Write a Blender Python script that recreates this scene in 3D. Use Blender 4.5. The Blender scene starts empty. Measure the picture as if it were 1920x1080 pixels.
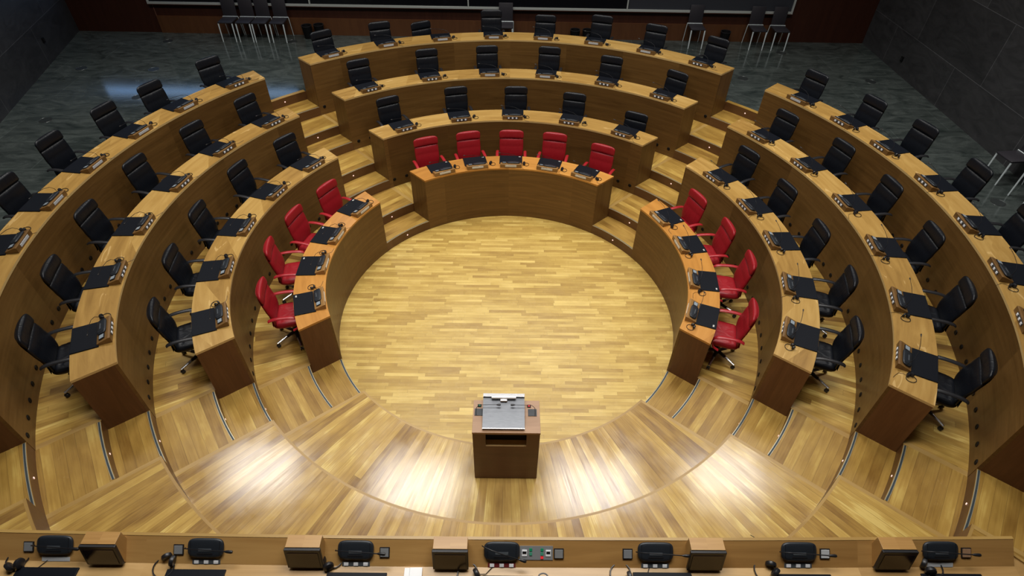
import bpy, bmesh, math, random
from math import sin, cos, pi, atan2, sqrt, radians as rad, hypot
from mathutils import Vector, Matrix
random.seed(7)
SC = bpy.context.scene
COL = SC.collection

# ---------------------------------------------------------------- camera
cam_d = bpy.data.cameras.new('camera')
cam = bpy.data.objects.new('camera', cam_d); COL.objects.link(cam)
cam_d.sensor_width = 36.0
cam_d.lens = 36.0 * 1089.19 / 1920.0
cam_d.clip_start = 0.05; cam_d.clip_end = 100
cam.matrix_world = (Matrix.Translation((0.0, -6.84658, 6.99792)) @ Matrix.Rotation(-0.0109907, 4, 'Z')
                    @ Matrix.Rotation(0.81734775, 4, 'X') @ Matrix.Rotation(0.0199334, 4, 'Z'))
SC.camera = cam
# ---------------------------------------------------------------- world, lights, exposure
w = bpy.data.worlds.new('world'); SC.world = w; w.use_nodes = True
bg = w.node_tree.nodes['Background']
bg.inputs[0].default_value = (0.75, 0.85, 1.0, 1); bg.inputs[1].default_value = 0.035
SC.view_settings.view_transform = 'Standard'
SC.view_settings.look = 'None'
SC.view_settings.exposure = 0.0
SC.view_settings.gamma = 1.0
SC.view_settings.use_curve_mapping = False
try:
    SC.cycles.use_denoising = True
    SC.cycles.max_bounces = 6
except Exception:
    pass
CEIL = 10.2
def area(name, x, y, z, sx, sy, power, col=(1, 1, 1), aim=None, spread=180):
    d = bpy.data.lights.new(name, 'AREA'); d.shape = 'RECTANGLE'; d.size = sx; d.size_y = sy
    d.energy = power; d.color = col; d.spread = rad(spread)
    o = bpy.data.objects.new(name, d); COL.objects.link(o); o.location = (x, y, z)
    if aim is not None:
        o.rotation_euler = (Vector(aim) - Vector((x, y, z))).to_track_quat('-Z', 'Y').to_euler()
    return o
WARM = (1.0, 0.965, 0.915); COOL = (0.86, 0.94, 1.0)
for x, y, p, sx, sy, sp in [(-7.1, 1.9, 150, 2.0, 1.5, 112), (-2.7, 1.8, 195, 2.5, 1.7, 130), (2.7, 1.8, 195, 2.5, 1.7, 130), (6.5, 1.9, 132, 2.0, 1.5, 105)]:
    area('ceiling_panel_and_fill_light', x, y, CEIL - 0.12, sx, sy, p, WARM, spread=sp)
area('ceiling_panel_and_fill_light', 0, 5.2, CEIL - 0.12, 7.0, 0.8, 120, WARM, spread=110)  # added soft fill over the rear rows
area('wall_top_light', 0.3, 8.1, 9.6, 6.5, 0.6, 75, WARM, aim=(0, -1, 0), spread=120)
area('wall_top_light', -4.9, 8.15, 6.8, 0.9, 0.5, 2.5, (1, 0.98, 0.96), aim=(-2.5, 0.8, 0), spread=60)
area('ceiling_panel_and_fill_light', 0, -3.4, CEIL - 0.12, 6.0, 1.6, 300, WARM, spread=120)  # added soft fill above the lectern and landings

# ---------------------------------------------------------------- numbers of the hall
h = 0.184597                      # one riser
RI = [0, 2.7526, 3.951, 5.1374, 6.2602, 7.75]     # inner radius of each row's desks (last: end of the wooden landings)
RO = [0, 3.2012, 4.4138, 5.5919, 6.7231]
RS = [0, 3.2121, 4.4215, 5.6019, 6.7618]          # upper riser of each pair
HD = 0.74
def Z(j): return 2 * h * j
def H(j): return 2 * h * j + HD
# straight edges of the stair aisles: point, direction (running outwards), wrap
LINE = {'CL': ((-2.8506, 3.5964), (-0.7069, 0.7073)), 'CR': ((3.0868, 3.5454), (0.7392, 0.6735)),
        'LF': ((-3.4203, 2.7617), (-0.7047, 0.7095)), 'RF': ((3.6274, 2.7115), (0.7342, 0.679)),
        'LN': ((-3.6274, -2.0612), (-0.793, -0.6093)), 'RN': ((3.5215, -2.239), (0.7794, -0.6265)),
        'LL': ((-3.5664, -3.1578), (-0.785, -0.6195)), 'RL': ((3.2115, -3.1171), (0.770, -0.638))}
def ang(line, r, wrap=0.0):
    (mx, my), (dx, dy) = LINE[line]
    b = mx * dx + my * dy; c = mx * mx + my * my - r * r
    t = -b + sqrt(max(b * b - c, 0))
    a = atan2(mx + t * dx, my + t * dy)
    if wrap and a < 0: a += 2 * pi
    return a
def pol(r, a): return (r * sin(a), r * cos(a))

# ---------------------------------------------------------------- materials
def newmat(name):
    m = bpy.data.materials.new(name); m.use_nodes = True
    nt = m.node_tree; return m, nt, nt.nodes['Principled BSDF']
def N(nt, t, **kw):
    n = nt.nodes.new(t)
    for k, v in kw.items(): setattr(n, k, v)
    return n
def mth(nt, op, a, b=None, c=None):
    n = N(nt, 'ShaderNodeMath', operation=op)
    for i, v in enumerate((a, b, c)):
        if v is None: continue
        if isinstance(v, (int, float)): n.inputs[i].default_value = v
        else: nt.links.new(v, n.inputs[i])
    return n.outputs[0]
def ramp(nt, fac, stops):
    n = N(nt, 'ShaderNodeValToRGB'); cr = n.color_ramp
    while len(cr.elements) < len(stops): cr.elements.new(0.5)
    for e, (p, c) in zip(cr.elements, stops): e.position = p; e.color = (*c, 1)
    nt.links.new(fac, n.inputs[0]); return n.outputs[0]
def simple(name, col, rough=0.5, metal=0.0, spec=0.5, emit=None, bump=None):
    m, nt, b = newmat(name)
    b.inputs['Base Color'].default_value = (*col, 1); b.inputs['Roughness'].default_value = rough
    b.inputs['Metallic'].default_value = metal; b.inputs['Specular IOR Level'].default_value = spec
    if emit: b.inputs['Emission Color'].default_value = (*emit[0], 1); b.inputs['Emission Strength'].default_value = emit[1]
    if bump:
        tc = N(nt, 'ShaderNodeTexCoord'); no = N(nt, 'ShaderNodeTexNoise'); no.inputs['Scale'].default_value = bump[0]; no.inputs['Detail'].default_value = 4
        nt.links.new(tc.outputs['Object'], no.inputs['Vector'])
        bp = N(nt, 'ShaderNodeBump'); bp.inputs['Strength'].default_value = bump[1]; bp.inputs['Distance'].default_value = bump[2]
        nt.links.new(no.outputs[0], bp.inputs['Height']); nt.links.new(bp.outputs[0], b.inputs['Normal'])
    return m
def planks(name, width, length, tones, rough=0.3, gap=0.35, spec=0.5, grain=0.25, seed=0.0, coat=0.0, crough=0.2, contrast=1.0):
    """boards running along U, laid side by side along V; uv in metres"""
    m, nt, b = newmat(name)
    uv = N(nt, 'ShaderNodeUVMap'); uv.uv_map = 'UVMap'
    sp = N(nt, 'ShaderNodeSeparateXYZ'); nt.links.new(uv.outputs[0], sp.inputs[0])
    U, V = sp.outputs[0], sp.outputs[1]
    vs = mth(nt, 'ADD', mth(nt, 'DIVIDE', V, width), 100.0 + seed)
    row = mth(nt, 'FLOOR', vs)
    wn = N(nt, 'ShaderNodeTexWhiteNoise', noise_dimensions='1D'); nt.links.new(row, wn.inputs['W'])
    us = mth(nt, 'ADD', mth(nt, 'ADD', mth(nt, 'DIVIDE', U, length), mth(nt, 'MULTIPLY', wn.outputs[0], 7.3)), 50.0)
    seg = mth(nt, 'FLOOR', us)
    cb = N(nt, 'ShaderNodeCombineXYZ'); nt.links.new(row, cb.inputs[0]); nt.links.new(seg, cb.inputs[1])
    w2 = N(nt, 'ShaderNodeTexWhiteNoise', noise_dimensions='3D'); nt.links.new(cb.outputs[0], w2.inputs['Vector'])
    # grain
    gv = N(nt, 'ShaderNodeCombineXYZ')
    nt.links.new(mth(nt, 'ADD', mth(nt, 'MULTIPLY', U, 1.6), mth(nt, 'MULTIPLY', w2.outputs[0], 37.0)), gv.inputs[0])
    nt.links.new(mth(nt, 'MULTIPLY', V, 42.0), gv.inputs[1]); nt.links.new(row, gv.inputs[2])
    g = N(nt, 'ShaderNodeTexNoise'); g.inputs['Scale'].default_value = 1.0; g.inputs['Detail'].default_value = 5; g.inputs['Roughness'].default_value = 0.6; g.inputs['Distortion'].default_value = 0.6
    nt.links.new(gv.outputs[0], g.inputs['Vector'])
    g2v = N(nt, 'ShaderNodeCombineXYZ')
    nt.links.new(mth(nt, 'ADD', mth(nt, 'MULTIPLY', U, 2.2), mth(nt, 'MULTIPLY', w2.outputs[0], 11.0)), g2v.inputs[0])
    nt.links.new(mth(nt, 'MULTIPLY', V, 5.0), g2v.inputs[1])
    g2 = N(nt, 'ShaderNodeTexNoise'); g2.inputs['Scale'].default_value = 1.0; g2.inputs['Detail'].default_value = 3
    nt.links.new(g2v.outputs[0], g2.inputs['Vector'])
    f = mth(nt, 'ADD', mth(nt, 'MULTIPLY', w2.outputs[0], 1 - grain), mth(nt, 'MULTIPLY', mth(nt, 'ADD', g.outputs[0], mth(nt, 'MULTIPLY', mth(nt, 'SUBTRACT', g2.outputs[0], 0.5), 1.5)), grain))
    f = mth(nt, 'ADD', mth(nt, 'MULTIPLY', mth(nt, 'SUBTRACT', f, 0.5), contrast), 0.5)
    colr = ramp(nt, f, tones)
    # joints
    fv = mth(nt, 'FRACT', vs); fu = mth(nt, 'FRACT', us)
    e1 = mth(nt, 'LESS_THAN', mth(nt, 'MULTIPLY', mth(nt, 'MINIMUM', fv, mth(nt, 'SUBTRACT', 1.0, fv)), width), 0.0016)
    e2 = mth(nt, 'LESS_THAN', mth(nt, 'MULTIPLY', mth(nt, 'MINIMUM', fu, mth(nt, 'SUBTRACT', 1.0, fu)), length), 0.0018)
    e = mth(nt, 'MULTIPLY', mth(nt, 'MAXIMUM', e1, e2), gap)
    mx = N(nt, 'ShaderNodeMix', data_type='RGBA'); nt.links.new(e, mx.inputs[0]); nt.links.new(colr, mx.inputs[6]); mx.inputs[7].default_value = (0.05, 0.025, 0.01, 1)
    nt.links.new(mx.outputs[2], b.inputs['Base Color'])
    r = mth(nt, 'ADD', mth(nt, 'MULTIPLY', g2.outputs[0], 0.18), rough - 0.09)
    nt.links.new(r, b.inputs['Roughness']); b.inputs['Specular IOR Level'].default_value = spec
    b.inputs['Coat Weight'].default_value = coat
    sc = N(nt, 'ShaderNodeTexNoise'); sc.inputs['Scale'].default_value = 2.6; sc.inputs['Detail'].default_value = 7; sc.inputs['Roughness'].default_value = 0.7
    nt.links.new(uv.outputs[0], sc.inputs['Vector'])
    nt.links.new(mth(nt, 'ADD', crough - 0.16, mth(nt, 'MULTIPLY', sc.outputs[0], 0.32)), b.inputs['Coat Roughness'])
    nt.links.new(mth(nt, 'MULTIPLY', mth(nt, 'MAXIMUM', mth(nt, 'ADD', mth(nt, 'MULTIPLY', mth(nt, 'SUBTRACT', mth(nt, 'ADD', mth(nt, 'MULTIPLY', sc.outputs[0], 0.6), mth(nt, 'MULTIPLY', g.outputs[0], 0.4)), 0.5), 3.5), 1.0), 0.25), coat), b.inputs['Coat Weight'])
    bp = N(nt, 'ShaderNodeBump'); bp.inputs['Strength'].default_value = 0.12; bp.inputs['Distance'].default_value = 0.002
    nt.links.new(g.outputs[0], bp.inputs['Height']); nt.links.new(bp.outputs[0], b.inputs['Normal'])
    return m
def veneer(name, tones, rough=0.35, sheet=1.25, su=1.1, sv=11.0, seed=0.0, spec=0.5, streak=0.0):
    """continuous veneer, grain along U; broad sheets with slightly different tone"""
    m, nt, b = newmat(name)
    uv = N(nt, 'ShaderNodeUVMap'); uv.uv_map = 'UVMap'
    oi = N(nt, 'ShaderNodeObjectInfo')
    sp = N(nt, 'ShaderNodeSeparateXYZ'); nt.links.new(uv.outputs[0], sp.inputs[0])
    U, V = sp.outputs[0], sp.outputs[1]
    sh = mth(nt, 'FLOOR', mth(nt, 'DIVIDE', U, sheet))
    wn = N(nt, 'ShaderNodeTexWhiteNoise', noise_dimensions='1D'); nt.links.new(mth(nt, 'ADD', sh, mth(nt, 'MULTIPLY', oi.outputs['Random'], 51.0)), wn.inputs['W'])
    gv = N(nt, 'ShaderNodeCombineXYZ')
    nt.links.new(mth(nt, 'ADD', mth(nt, 'MULTIPLY', U, su), mth(nt, 'MULTIPLY', oi.outputs['Random'], 31.0 + seed)), gv.inputs[0])
    nt.links.new(mth(nt, 'MULTIPLY', V, sv), gv.inputs[1]); nt.links.new(mth(nt, 'MULTIPLY', wn.outputs[0], 3.0), gv.inputs[2])
    g = N(nt, 'ShaderNodeTexNoise'); g.inputs['Scale'].default_value = 1.0; g.inputs['Detail'].default_value = 6; g.inputs['Roughness'].default_value = 0.62; g.inputs['Distortion'].default_value = 0.9
    nt.links.new(gv.outputs[0], g.inputs['Vector'])
    f = mth(nt, 'ADD', mth(nt, 'MULTIPLY', g.outputs[0], 0.75), mth(nt, 'MULTIPLY', wn.outputs[0], 0.25))
    colr = ramp(nt, f, tones)
    if streak:
        s2 = N(nt, 'ShaderNodeCombineXYZ')
        nt.links.new(mth(nt, 'ADD', mth(nt, 'MULTIPLY', U, 1.1), mth(nt, 'MULTIPLY', oi.outputs['Random'], 77.0)), s2.inputs[0]); nt.links.new(mth(nt, 'MULTIPLY', V, 4.0), s2.inputs[1])
        gn = N(nt, 'ShaderNodeTexNoise'); gn.inputs['Scale'].default_value = 1.0; gn.inputs['Detail'].default_value = 1
        nt.links.new(s2.outputs[0], gn.inputs['Vector'])
        sf = mth(nt, 'MULTIPLY', mth(nt, 'MULTIPLY', mth(nt, 'LESS_THAN', mth(nt, 'ABSOLUTE', mth(nt, 'SUBTRACT', gn.outputs[0], 0.60)), 0.012), mth(nt, 'GREATER_THAN', g.outputs[0], 0.53)), streak)
        mx = N(nt, 'ShaderNodeMix', data_type='RGBA'); nt.links.new(sf, mx.inputs[0]); nt.links.new(colr, mx.inputs[6]); mx.inputs[7].default_value = (0.72, 0.5, 0.22, 1)
        colr = mx.outputs[2]
    nt.links.new(colr, b.inputs['Base Color'])
    b.inputs['Roughness'].default_value = rough; b.inputs['Specular IOR Level'].default_value = spec
    return m
M = {}
M['floor'] = planks('oak_strip_floor', 0.062, 0.62, [(0.0, (0.34, 0.205, 0.046)), (0.35, (0.44, 0.285, 0.067)), (0.65, (0.53, 0.36, 0.092)), (1.0, (0.66, 0.48, 0.145))], rough=0.42, gap=0.4, grain=0.5, coat=0.4, crough=0.27, contrast=1.35, spec=0.35)
BT = [(0.0, (0.20, 0.100, 0.020)), (0.3, (0.31, 0.176, 0.036)), (0.6, (0.42, 0.255, 0.056)), (0.85, (0.50, 0.325, 0.078)), (1.0, (0.64, 0.465, 0.14))]
M['board'] = planks('wide_iroko_boards', 0.098, 2.6, BT, rough=0.42, gap=0.5, grain=0.55, seed=3, coat=0.3, crough=0.2, contrast=1.6, spec=0.3)
M['landing'] = planks('long_landing_boards', 0.105, 90.0, BT, rough=0.42, gap=0.55, grain=0.55, seed=5, coat=0.95, crough=0.16, contrast=1.55, spec=0.3)
M['tread'] = planks('tread_boards', 0.115, 90.0, [(0.0, (0.21, 0.108, 0.020)), (0.4, (0.32, 0.185, 0.038)), (0.75, (0.41, 0.25, 0.055)), (1.0, (0.52, 0.355, 0.09))], rough=0.42, gap=0.5, grain=0.55, seed=9, coat=0.3, crough=0.22, contrast=1.5, spec=0.3)
M['border'] = veneer('floor_border_wood', [(0.25, (0.30, 0.175, 0.048)), (0.75, (0.43, 0.275, 0.085))], rough=0.34, sheet=1.6)
M['top'] = veneer('desk_top_veneer', [(0.28, (0.25, 0.136, 0.033)), (0.5, (0.365, 0.212, 0.056)), (0.75, (0.48, 0.305, 0.096))], spec=0.35, rough=0.34, sheet=1.1, sv=8, streak=0.35)
M['top_red'] = veneer('orange_desk_top_veneer', [(0.28, (0.34, 0.145, 0.026)), (0.5, (0.46, 0.205, 0.040)), (0.75, (0.56, 0.27, 0.06))], rough=0.32, sheet=1.3, sv=8)
M['daistop'] = veneer('dais_worktop_veneer', [(0.28, (0.33, 0.19, 0.065)), (0.5, (0.43, 0.26, 0.095)), (0.75, (0.53, 0.34, 0.14))], rough=0.36, sheet=2.4, sv=9)
M['front'] = veneer('shaded_desk_front_veneer', [(0.25, (0.082, 0.039, 0.010)), (0.5, (0.126, 0.063, 0.017)), (0.78, (0.185, 0.097, 0.028))], rough=0.4, spec=0.32, sheet=1.25, su=1.0, sv=16)  # desk veneer darkened: weak grazing light on upright faces put into the colour
M['end'] = veneer('desk_end_veneer', [(0.25, (0.085, 0.035, 0.0125)), (0.5, (0.12, 0.05, 0.018)), (0.8, (0.165, 0.074, 0.027))], rough=0.4, sheet=5, su=1.2, sv=14, spec=0.32)
M['riser'] = veneer('riser_wood', [(0.25, (0.085, 0.035, 0.011)), (0.75, (0.14, 0.062, 0.02))], rough=0.38)
M['edge'] = simple('pale_edge_banding', (0.56, 0.38, 0.155), 0.4)
M['dais'] = veneer('dais_veneer', [(0.25, (0.30, 0.155, 0.045)), (0.5, (0.41, 0.225, 0.07)), (0.78, (0.50, 0.295, 0.10))], rough=0.38, sheet=2.4, su=0.8, sv=13)
M['wallwood'] = veneer('dark_wall_panelling', [(0.25, (0.022, 0.006, 0.003)), (0.75, (0.044, 0.013, 0.006))], rough=0.5, spec=0.3, sheet=8, su=0.9, sv=10)
M['lectern'] = veneer('lectern_walnut', [(0.25, (0.085, 0.034, 0.020)), (0.75, (0.135, 0.058, 0.034))], rough=0.4, sheet=5, su=1.5, sv=12)
M['lectop'] = veneer('lectern_top_wood', [(0.25, (0.27, 0.155, 0.085)), (0.75, (0.40, 0.24, 0.14))], rough=0.4, sheet=5, su=1.5, sv=9)
def leather(name, col, rough):
    m, nt, b = newmat(name)
    tc = N(nt, 'ShaderNodeTexCoord'); oi = N(nt, 'ShaderNodeObjectInfo')
    no = N(nt, 'ShaderNodeTexNoise'); no.inputs['Scale'].default_value = 9; no.inputs['Detail'].default_value = 5; no.inputs['Distortion'].default_value = 1.2
    mp = N(nt, 'ShaderNodeMapping'); mp.inputs['Scale'].default_value = (2.2, 0.6, 0.45)
    nt.links.new(tc.outputs['Object'], mp.inputs[0]); nt.links.new(mp.outputs[0], no.inputs['Vector'])
    f2 = N(nt, 'ShaderNodeTexNoise'); f2.inputs['Scale'].default_value = 160; nt.links.new(tc.outputs['Object'], f2.inputs['Vector'])
    hh = mth(nt, 'ADD', no.outputs[0], mth(nt, 'MULTIPLY', f2.outputs[0], 0.12))
    bp = N(nt, 'ShaderNodeBump'); bp.inputs['Strength'].default_value = 0.45; bp.inputs['Distance'].default_value = 0.012
    nt.links.new(hh, bp.inputs['Height']); nt.links.new(bp.outputs[0], b.inputs['Normal'])
    b.inputs['Base Color'].default_value = (*col, 1); b.inputs['Roughness'].default_value = rough; b.inputs['Specular IOR Level'].default_value = 0.36
    return m
M['black'] = leather('black_leather', (0.0040, 0.0052, 0.0082), 0.38)
M['red'] = leather('red_leather', (0.27, 0.0085, 0.014), 0.40)
M['plastic'] = simple('black_plastic', (0.012, 0.012, 0.014), 0.38, bump=(90, 0.1, 0.001))
M['redplastic'] = simple('red_armrest', (0.32, 0.012, 0.018), 0.35)
M['chrome'] = simple('polished_metal', (0.5, 0.5, 0.51), 0.24, 1.0)
M['legmetal'] = simple('satin_steel_leg', (0.66, 0.73, 0.75), 0.35, 0.25)
M['steel'] = None
M['blotter'] = simple('blotter_leather', (0.0042, 0.0055, 0.0090), 0.5, spec=0.14, bump=(60, 0.15, 0.002))
M['unit'] = simple('dark_grey_unit', (0.014, 0.018, 0.024), 0.45)
M['lcd'] = simple('grey_display', (0.27, 0.32, 0.36), 0.25)
M['plate'] = simple('pale_plate', (0.62, 0.60, 0.52), 0.4)
M['silver'] = simple('silver_plate', (0.42, 0.44, 0.46), 0.32, 0.5)
M['white'] = simple('white_plastic', (0.85, 0.86, 0.88), 0.4)
M['paper'] = simple('white_paper', (0.85, 0.86, 0.87), 0.7)
M['darkstrip'] = simple('dark_socket_strip', (0.05, 0.055, 0.06), 0.45)
M['redstrip'] = simple('dark_red_socket_strip', (0.16, 0.02, 0.02), 0.45)
M['screen'] = simple('monitor_glass', (0.018, 0.009, 0.008), 0.18)
M['greenbtn'] = simple('green_button', (0.005, 0.09, 0.04), 0.35, emit=((0.02, 0.6, 0.25), 0.15))
M['redbtn'] = simple('red_button', (0.5, 0.01, 0.02), 0.35, emit=((1, 0.05, 0.05), 0.4))
M['nosing'] = simple('grey_nosing_strip', (0.028, 0.04, 0.046), 0.55, bump=(400, 0.3, 0.001))
M['nosingrim'] = simple('pale_nosing_rim', (0.44, 0.42, 0.32), 0.35, 0.4)
M['led'] = simple('step_led', (0.9, 0.7, 0.65), 0.3, emit=((1.0, 0.62, 0.52), 0.9))
M['vent'] = simple('black_air_outlet', (0.003, 0.003, 0.0035), 0.6, spec=0.2)
M['rimmetal'] = simple('brushed_rim', (0.20, 0.21, 0.21), 0.3, 0.9)
M['stoneplug'] = simple('dark_box_lid', (0.02, 0.024, 0.024), 0.45)
M['seatdark'] = simple('charcoal_seat', (0.020, 0.018, 0.023), 0.5)
M['frame'] = simple('pale_window_frame', (0.36, 0.38, 0.36), 0.4)
M['bluestrip'] = simple('added_blue_glow', (0.1, 0.2, 0.3), 0.4, emit=((0.30, 0.55, 1.0), 2.9))  # emitter added only for the blue reflection on the slate
M['blueglow'] = M['bluestrip']
def steelmat():
    m, nt, b = newmat('brushed_steel')
    tc = N(nt, 'ShaderNodeTexCoord'); mp = N(nt, 'ShaderNodeMapping'); mp.inputs['Scale'].default_value = (3, 90, 90)
    no = N(nt, 'ShaderNodeTexNoise'); no.inputs['Scale'].default_value = 5; no.inputs['Detail'].default_value = 6
    nt.links.new(tc.outputs['Object'], mp.inputs[0]); nt.links.new(mp.outputs[0], no.inputs['Vector'])
    nt.links.new(ramp(nt, no.outputs[0], [(0.3, (0.085, 0.09, 0.10)), (0.7, (0.13, 0.137, 0.15))]), b.inputs['Base Color'])
    b.inputs['Metallic'].default_value = 0.75; b.inputs['Roughness'].default_value = 0.38
    return m
M['steel'] = steelmat()
def stonemat(name, tile, c0, c1, joint, rough, rot=0.0, uvm=False):
    m, nt, b = newmat(name)
    tc = N(nt, 'ShaderNodeUVMap'); tc.uv_map = 'UVMap'
    br = N(nt, 'ShaderNodeTexBrick'); br.offset = 0.37; br.inputs['Scale'].default_value = 1.0
    br.inputs['Brick Width'].default_value = tile[0]; br.inputs['Row Height'].default_value = tile[1]
    br.inputs['Mortar Size'].default_value = 0.006; br.inputs['Mortar Smooth'].default_value = 0.2; br.inputs['Bias'].default_value = 0.0
    br.inputs['Color1'].default_value = (0.82, 0.82, 0.82, 1); br.inputs['Color2'].default_value = (1.15, 1.15, 1.15, 1); br.inputs['Mortar'].default_value = (*joint, 1)
    nt.links.new(tc.outputs[0], br.inputs['Vector'])
    mp = N(nt, 'ShaderNodeMapping'); mp.inputs['Scale'].default_value = (0.8, 1.9, 1.0); nt.links.new(tc.outputs[0], mp.inputs[0])
    no = N(nt, 'ShaderNodeTexNoise'); no.inputs['Scale'].default_value = 2.0; no.inputs['Detail'].default_value = 10; no.inputs['Roughness'].default_value = 0.68; no.inputs['Distortion'].default_value = 1.5
    nt.links.new(mp.outputs[0], no.inputs['Vector'])
    cr = ramp(nt, no.outputs[0], [(0.3, c0), (0.72, c1)])
    mx = N(nt, 'ShaderNodeMix', data_type='RGBA', blend_type='MULTIPLY'); mx.inputs[0].default_value = 1.0
    nt.links.new(cr, mx.inputs[6]); nt.links.new(br.outputs[0], mx.inputs[7]); nt.links.new(mx.outputs[2], b.inputs['Base Color'])
    nt.links.new(mth(nt, 'ADD', mth(nt, 'MULTIPLY', no.outputs[0], 0.10), rough - 0.02), b.inputs['Roughness'])
    bp = N(nt, 'ShaderNodeBump'); bp.inputs['Strength'].default_value = 0.04; bp.inputs['Distance'].default_value = 0.003
    nt.links.new(no.outputs[0], bp.inputs['Height']); nt.links.new(bp.outputs[0], b.inputs['Normal'])
    return m
M['stone'] = stonemat('green_slate_floor', (1.9, 0.95), (0.015, 0.021, 0.020), (0.082, 0.096, 0.090), (1.5, 1.5, 1.5), 0.10)
M['stonewall'] = stonemat('dark_stone_wall', (2.4, 1.15), (0.022, 0.0225, 0.024), (0.052, 0.052, 0.055), (2.6, 2.6, 2.6), 0.5)
M['ceil'] = simple('dark_ceiling', (0.05, 0.05, 0.055), 0.8)

# ---------------------------------------------------------------- mesh helpers
class MB:
    def __init__(s): s.v = []; s.f = []; s.uv = []; s.mi = []
    def face(s, pts, uvs=None, mi=0):
        i = len(s.v); s.v += [tuple(p) for p in pts]; s.f.append(tuple(range(i, i + len(pts))))
        s.uv.append(uvs or [(p[0], p[1]) for p in pts]); s.mi.append(mi)
    def grid(s, P, closed_u=False, closed_v=False, uvf=None, mi=0):
        nu, nv = len(P), len(P[0]); b = len(s.v)
        for r in P: s.v += [tuple(p) for p in r]
        for i in range(nu if closed_u else nu - 1):
            for j in range(nv if closed_v else nv - 1):
                i2, j2 = (i + 1) % nu, (j + 1) % nv
                s.f.append((b + i * nv + j, b + i2 * nv + j, b + i2 * nv + j2, b + i * nv + j2))
                s.uv.append([(0, 0), (1, 0), (1, 1), (0, 1)] if not uvf else [uvf(i, j), uvf(i + 1, j), uvf(i + 1, j + 1), uvf(i, j + 1)]); s.mi.append(mi)
        return b
    def box(s, c, d, mi=0, M4=None):
        x, y, z = c; a, b_, e = d[0] / 2, d[1] / 2, d[2] / 2
        P = [Vector((x + i * a, y + j * b_, z + k * e)) for i in (-1, 1) for j in (-1, 1) for k in (-1, 1)]
        if M4 is not None: P = [M4 @ p for p in P]
        for q in ((0, 1, 3, 2), (4, 6, 7, 5), (0, 4, 5, 1), (2, 3, 7, 6), (0, 2, 6, 4), (1, 5, 7, 3)):
            pts = [P[i] for i in q]; u = (pts[1] - pts[0]).length; v = (pts[3] - pts[0]).length
            s.face(pts, [(0, 0), (u, 0), (u, v), (0, v)] if u > v else [(0, 0), (0, u), (v, u), (v, 0)], mi)
    def prism(s, poly, z0, z1, mi=0):
        n = len(poly)
        s.face([(x, y, z1) for x, y in poly], None, mi); s.face([(x, y, z0) for x, y in reversed(poly)], None, mi)
        for i in range(n):
            a, b_ = poly[i], poly[(i + 1) % n]; L = hypot(b_[0] - a[0], b_[1] - a[1])
            s.face([(a[0], a[1], z0), (b_[0], b_[1], z0), (b_[0], b_[1], z1), (a[0], a[1], z1)], [(0, 0), (L, 0), (L, z1 - z0), (0, z1 - z0)], mi)
    def profile_x(s, prof, x0, x1, mi=0):
        """closed polygon prof [(y,z)] swept in x"""
        n = len(prof)
        s.face([(x0, y, z) for y, z in prof], [(z, y) for y, z in prof], mi); s.face([(x1, y, z) for y, z in reversed(prof)], [(z, y) for y, z in reversed(prof)], mi)
        for i in range(n):
            a, b_ = prof[i], prof[(i + 1) % n]; L = hypot(b_[0] - a[0], b_[1] - a[1])
            s.face([(x0, *a), (x0, *b_), (x1, *b_), (x1, *a)], [(x0, 0), (x0, L), (x1, L), (x1, 0)], mi)
    def tube(s, path, r, n=8, mi=0, flat=1.0, caps=True, rf=None):
        path = [Vector(p) for p in path]; rings = []
        up = None
        for i, p in enumerate(path):
            t = (path[min(i + 1, len(path) - 1)] - path[max(i - 1, 0)]).normalized()
            if up is None:
                up = Vector((1, 0, 0)) if abs(t.x) < 0.8 else Vector((0, 0, 1))
            a = (up - t * up.dot(t)).normalized(); up = a; b_ = t.cross(a)
            rr = r if rf is None else r * rf(i / (len(path) - 1))
            rings.append([p + a * (rr * cos(2 * pi * k / n)) + b_ * (rr * flat * sin(2 * pi * k / n)) for k in range(n)])
        b0 = s.grid(rings, closed_v=True, mi=mi)
        if caps:
            s.f.append(tuple(b0 + k for k in reversed(range(n)))); s.uv.append([(0, 0)] * n); s.mi.append(mi)
            e = b0 + (len(path) - 1) * n; s.f.append(tuple(e + k for k in range(n))); s.uv.append([(0, 0)] * n); s.mi.append(mi)
    def lathe(s, prof, n=16, mi=0, M4=None, closed=False):
        P = [[(r * cos(2 * pi * k / n), r * sin(2 * pi * k / n), z) for k in range(n)] for r, z in prof]
        if M4 is not None: P = [[tuple(M4 @ Vector(p)) for p in r] for r in P]
        b0 = s.grid(P, closed_u=closed, closed_v=True, mi=mi)
        if not closed:
            s.f.append(tuple(b0 + k for k in reversed(range(n)))); s.uv.append([(0, 0)] * n); s.mi.append(mi)
            e = b0 + (len(prof) - 1) * n; s.f.append(tuple(e + k for k in range(n))); s.uv.append([(0, 0)] * n); s.mi.append(mi)
    def mesh(s, name, mats, smooth=None, bevel=0.0, weld=False):
        me = bpy.data.meshes.new(name); me.from_pydata(s.v, [], s.f)
        uvl = me.uv_layers.new(name='UVMap'); k = 0
        for fi, f in enumerate(s.f):
            for c in range(len(f)): uvl.data[k].uv = s.uv[fi][c]; k += 1
        for m in mats: me.materials.append(m)
        me.polygons.foreach_set('material_index', s.mi)
        bm = bmesh.new(); bm.from_mesh(me)
        bmesh.ops.remove_doubles(bm, verts=bm.verts, dist=1e-5)
        bmesh.ops.recalc_face_normals(bm, faces=bm.faces)
        if bevel:
            es = [e for e in bm.edges if len(e.link_faces) == 2 and e.calc_face_angle(0) > 0.6]
            bmesh.ops.bevel(bm, geom=es, offset=bevel, segments=2, affect='EDGES', profile=0.5, clamp_overlap=True)
        bm.to_mesh(me); bm.free()
        if smooth is not None:
            me.shade_smooth(); me.set_sharp_from_angle(angle=rad(smooth))
        return me
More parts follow.
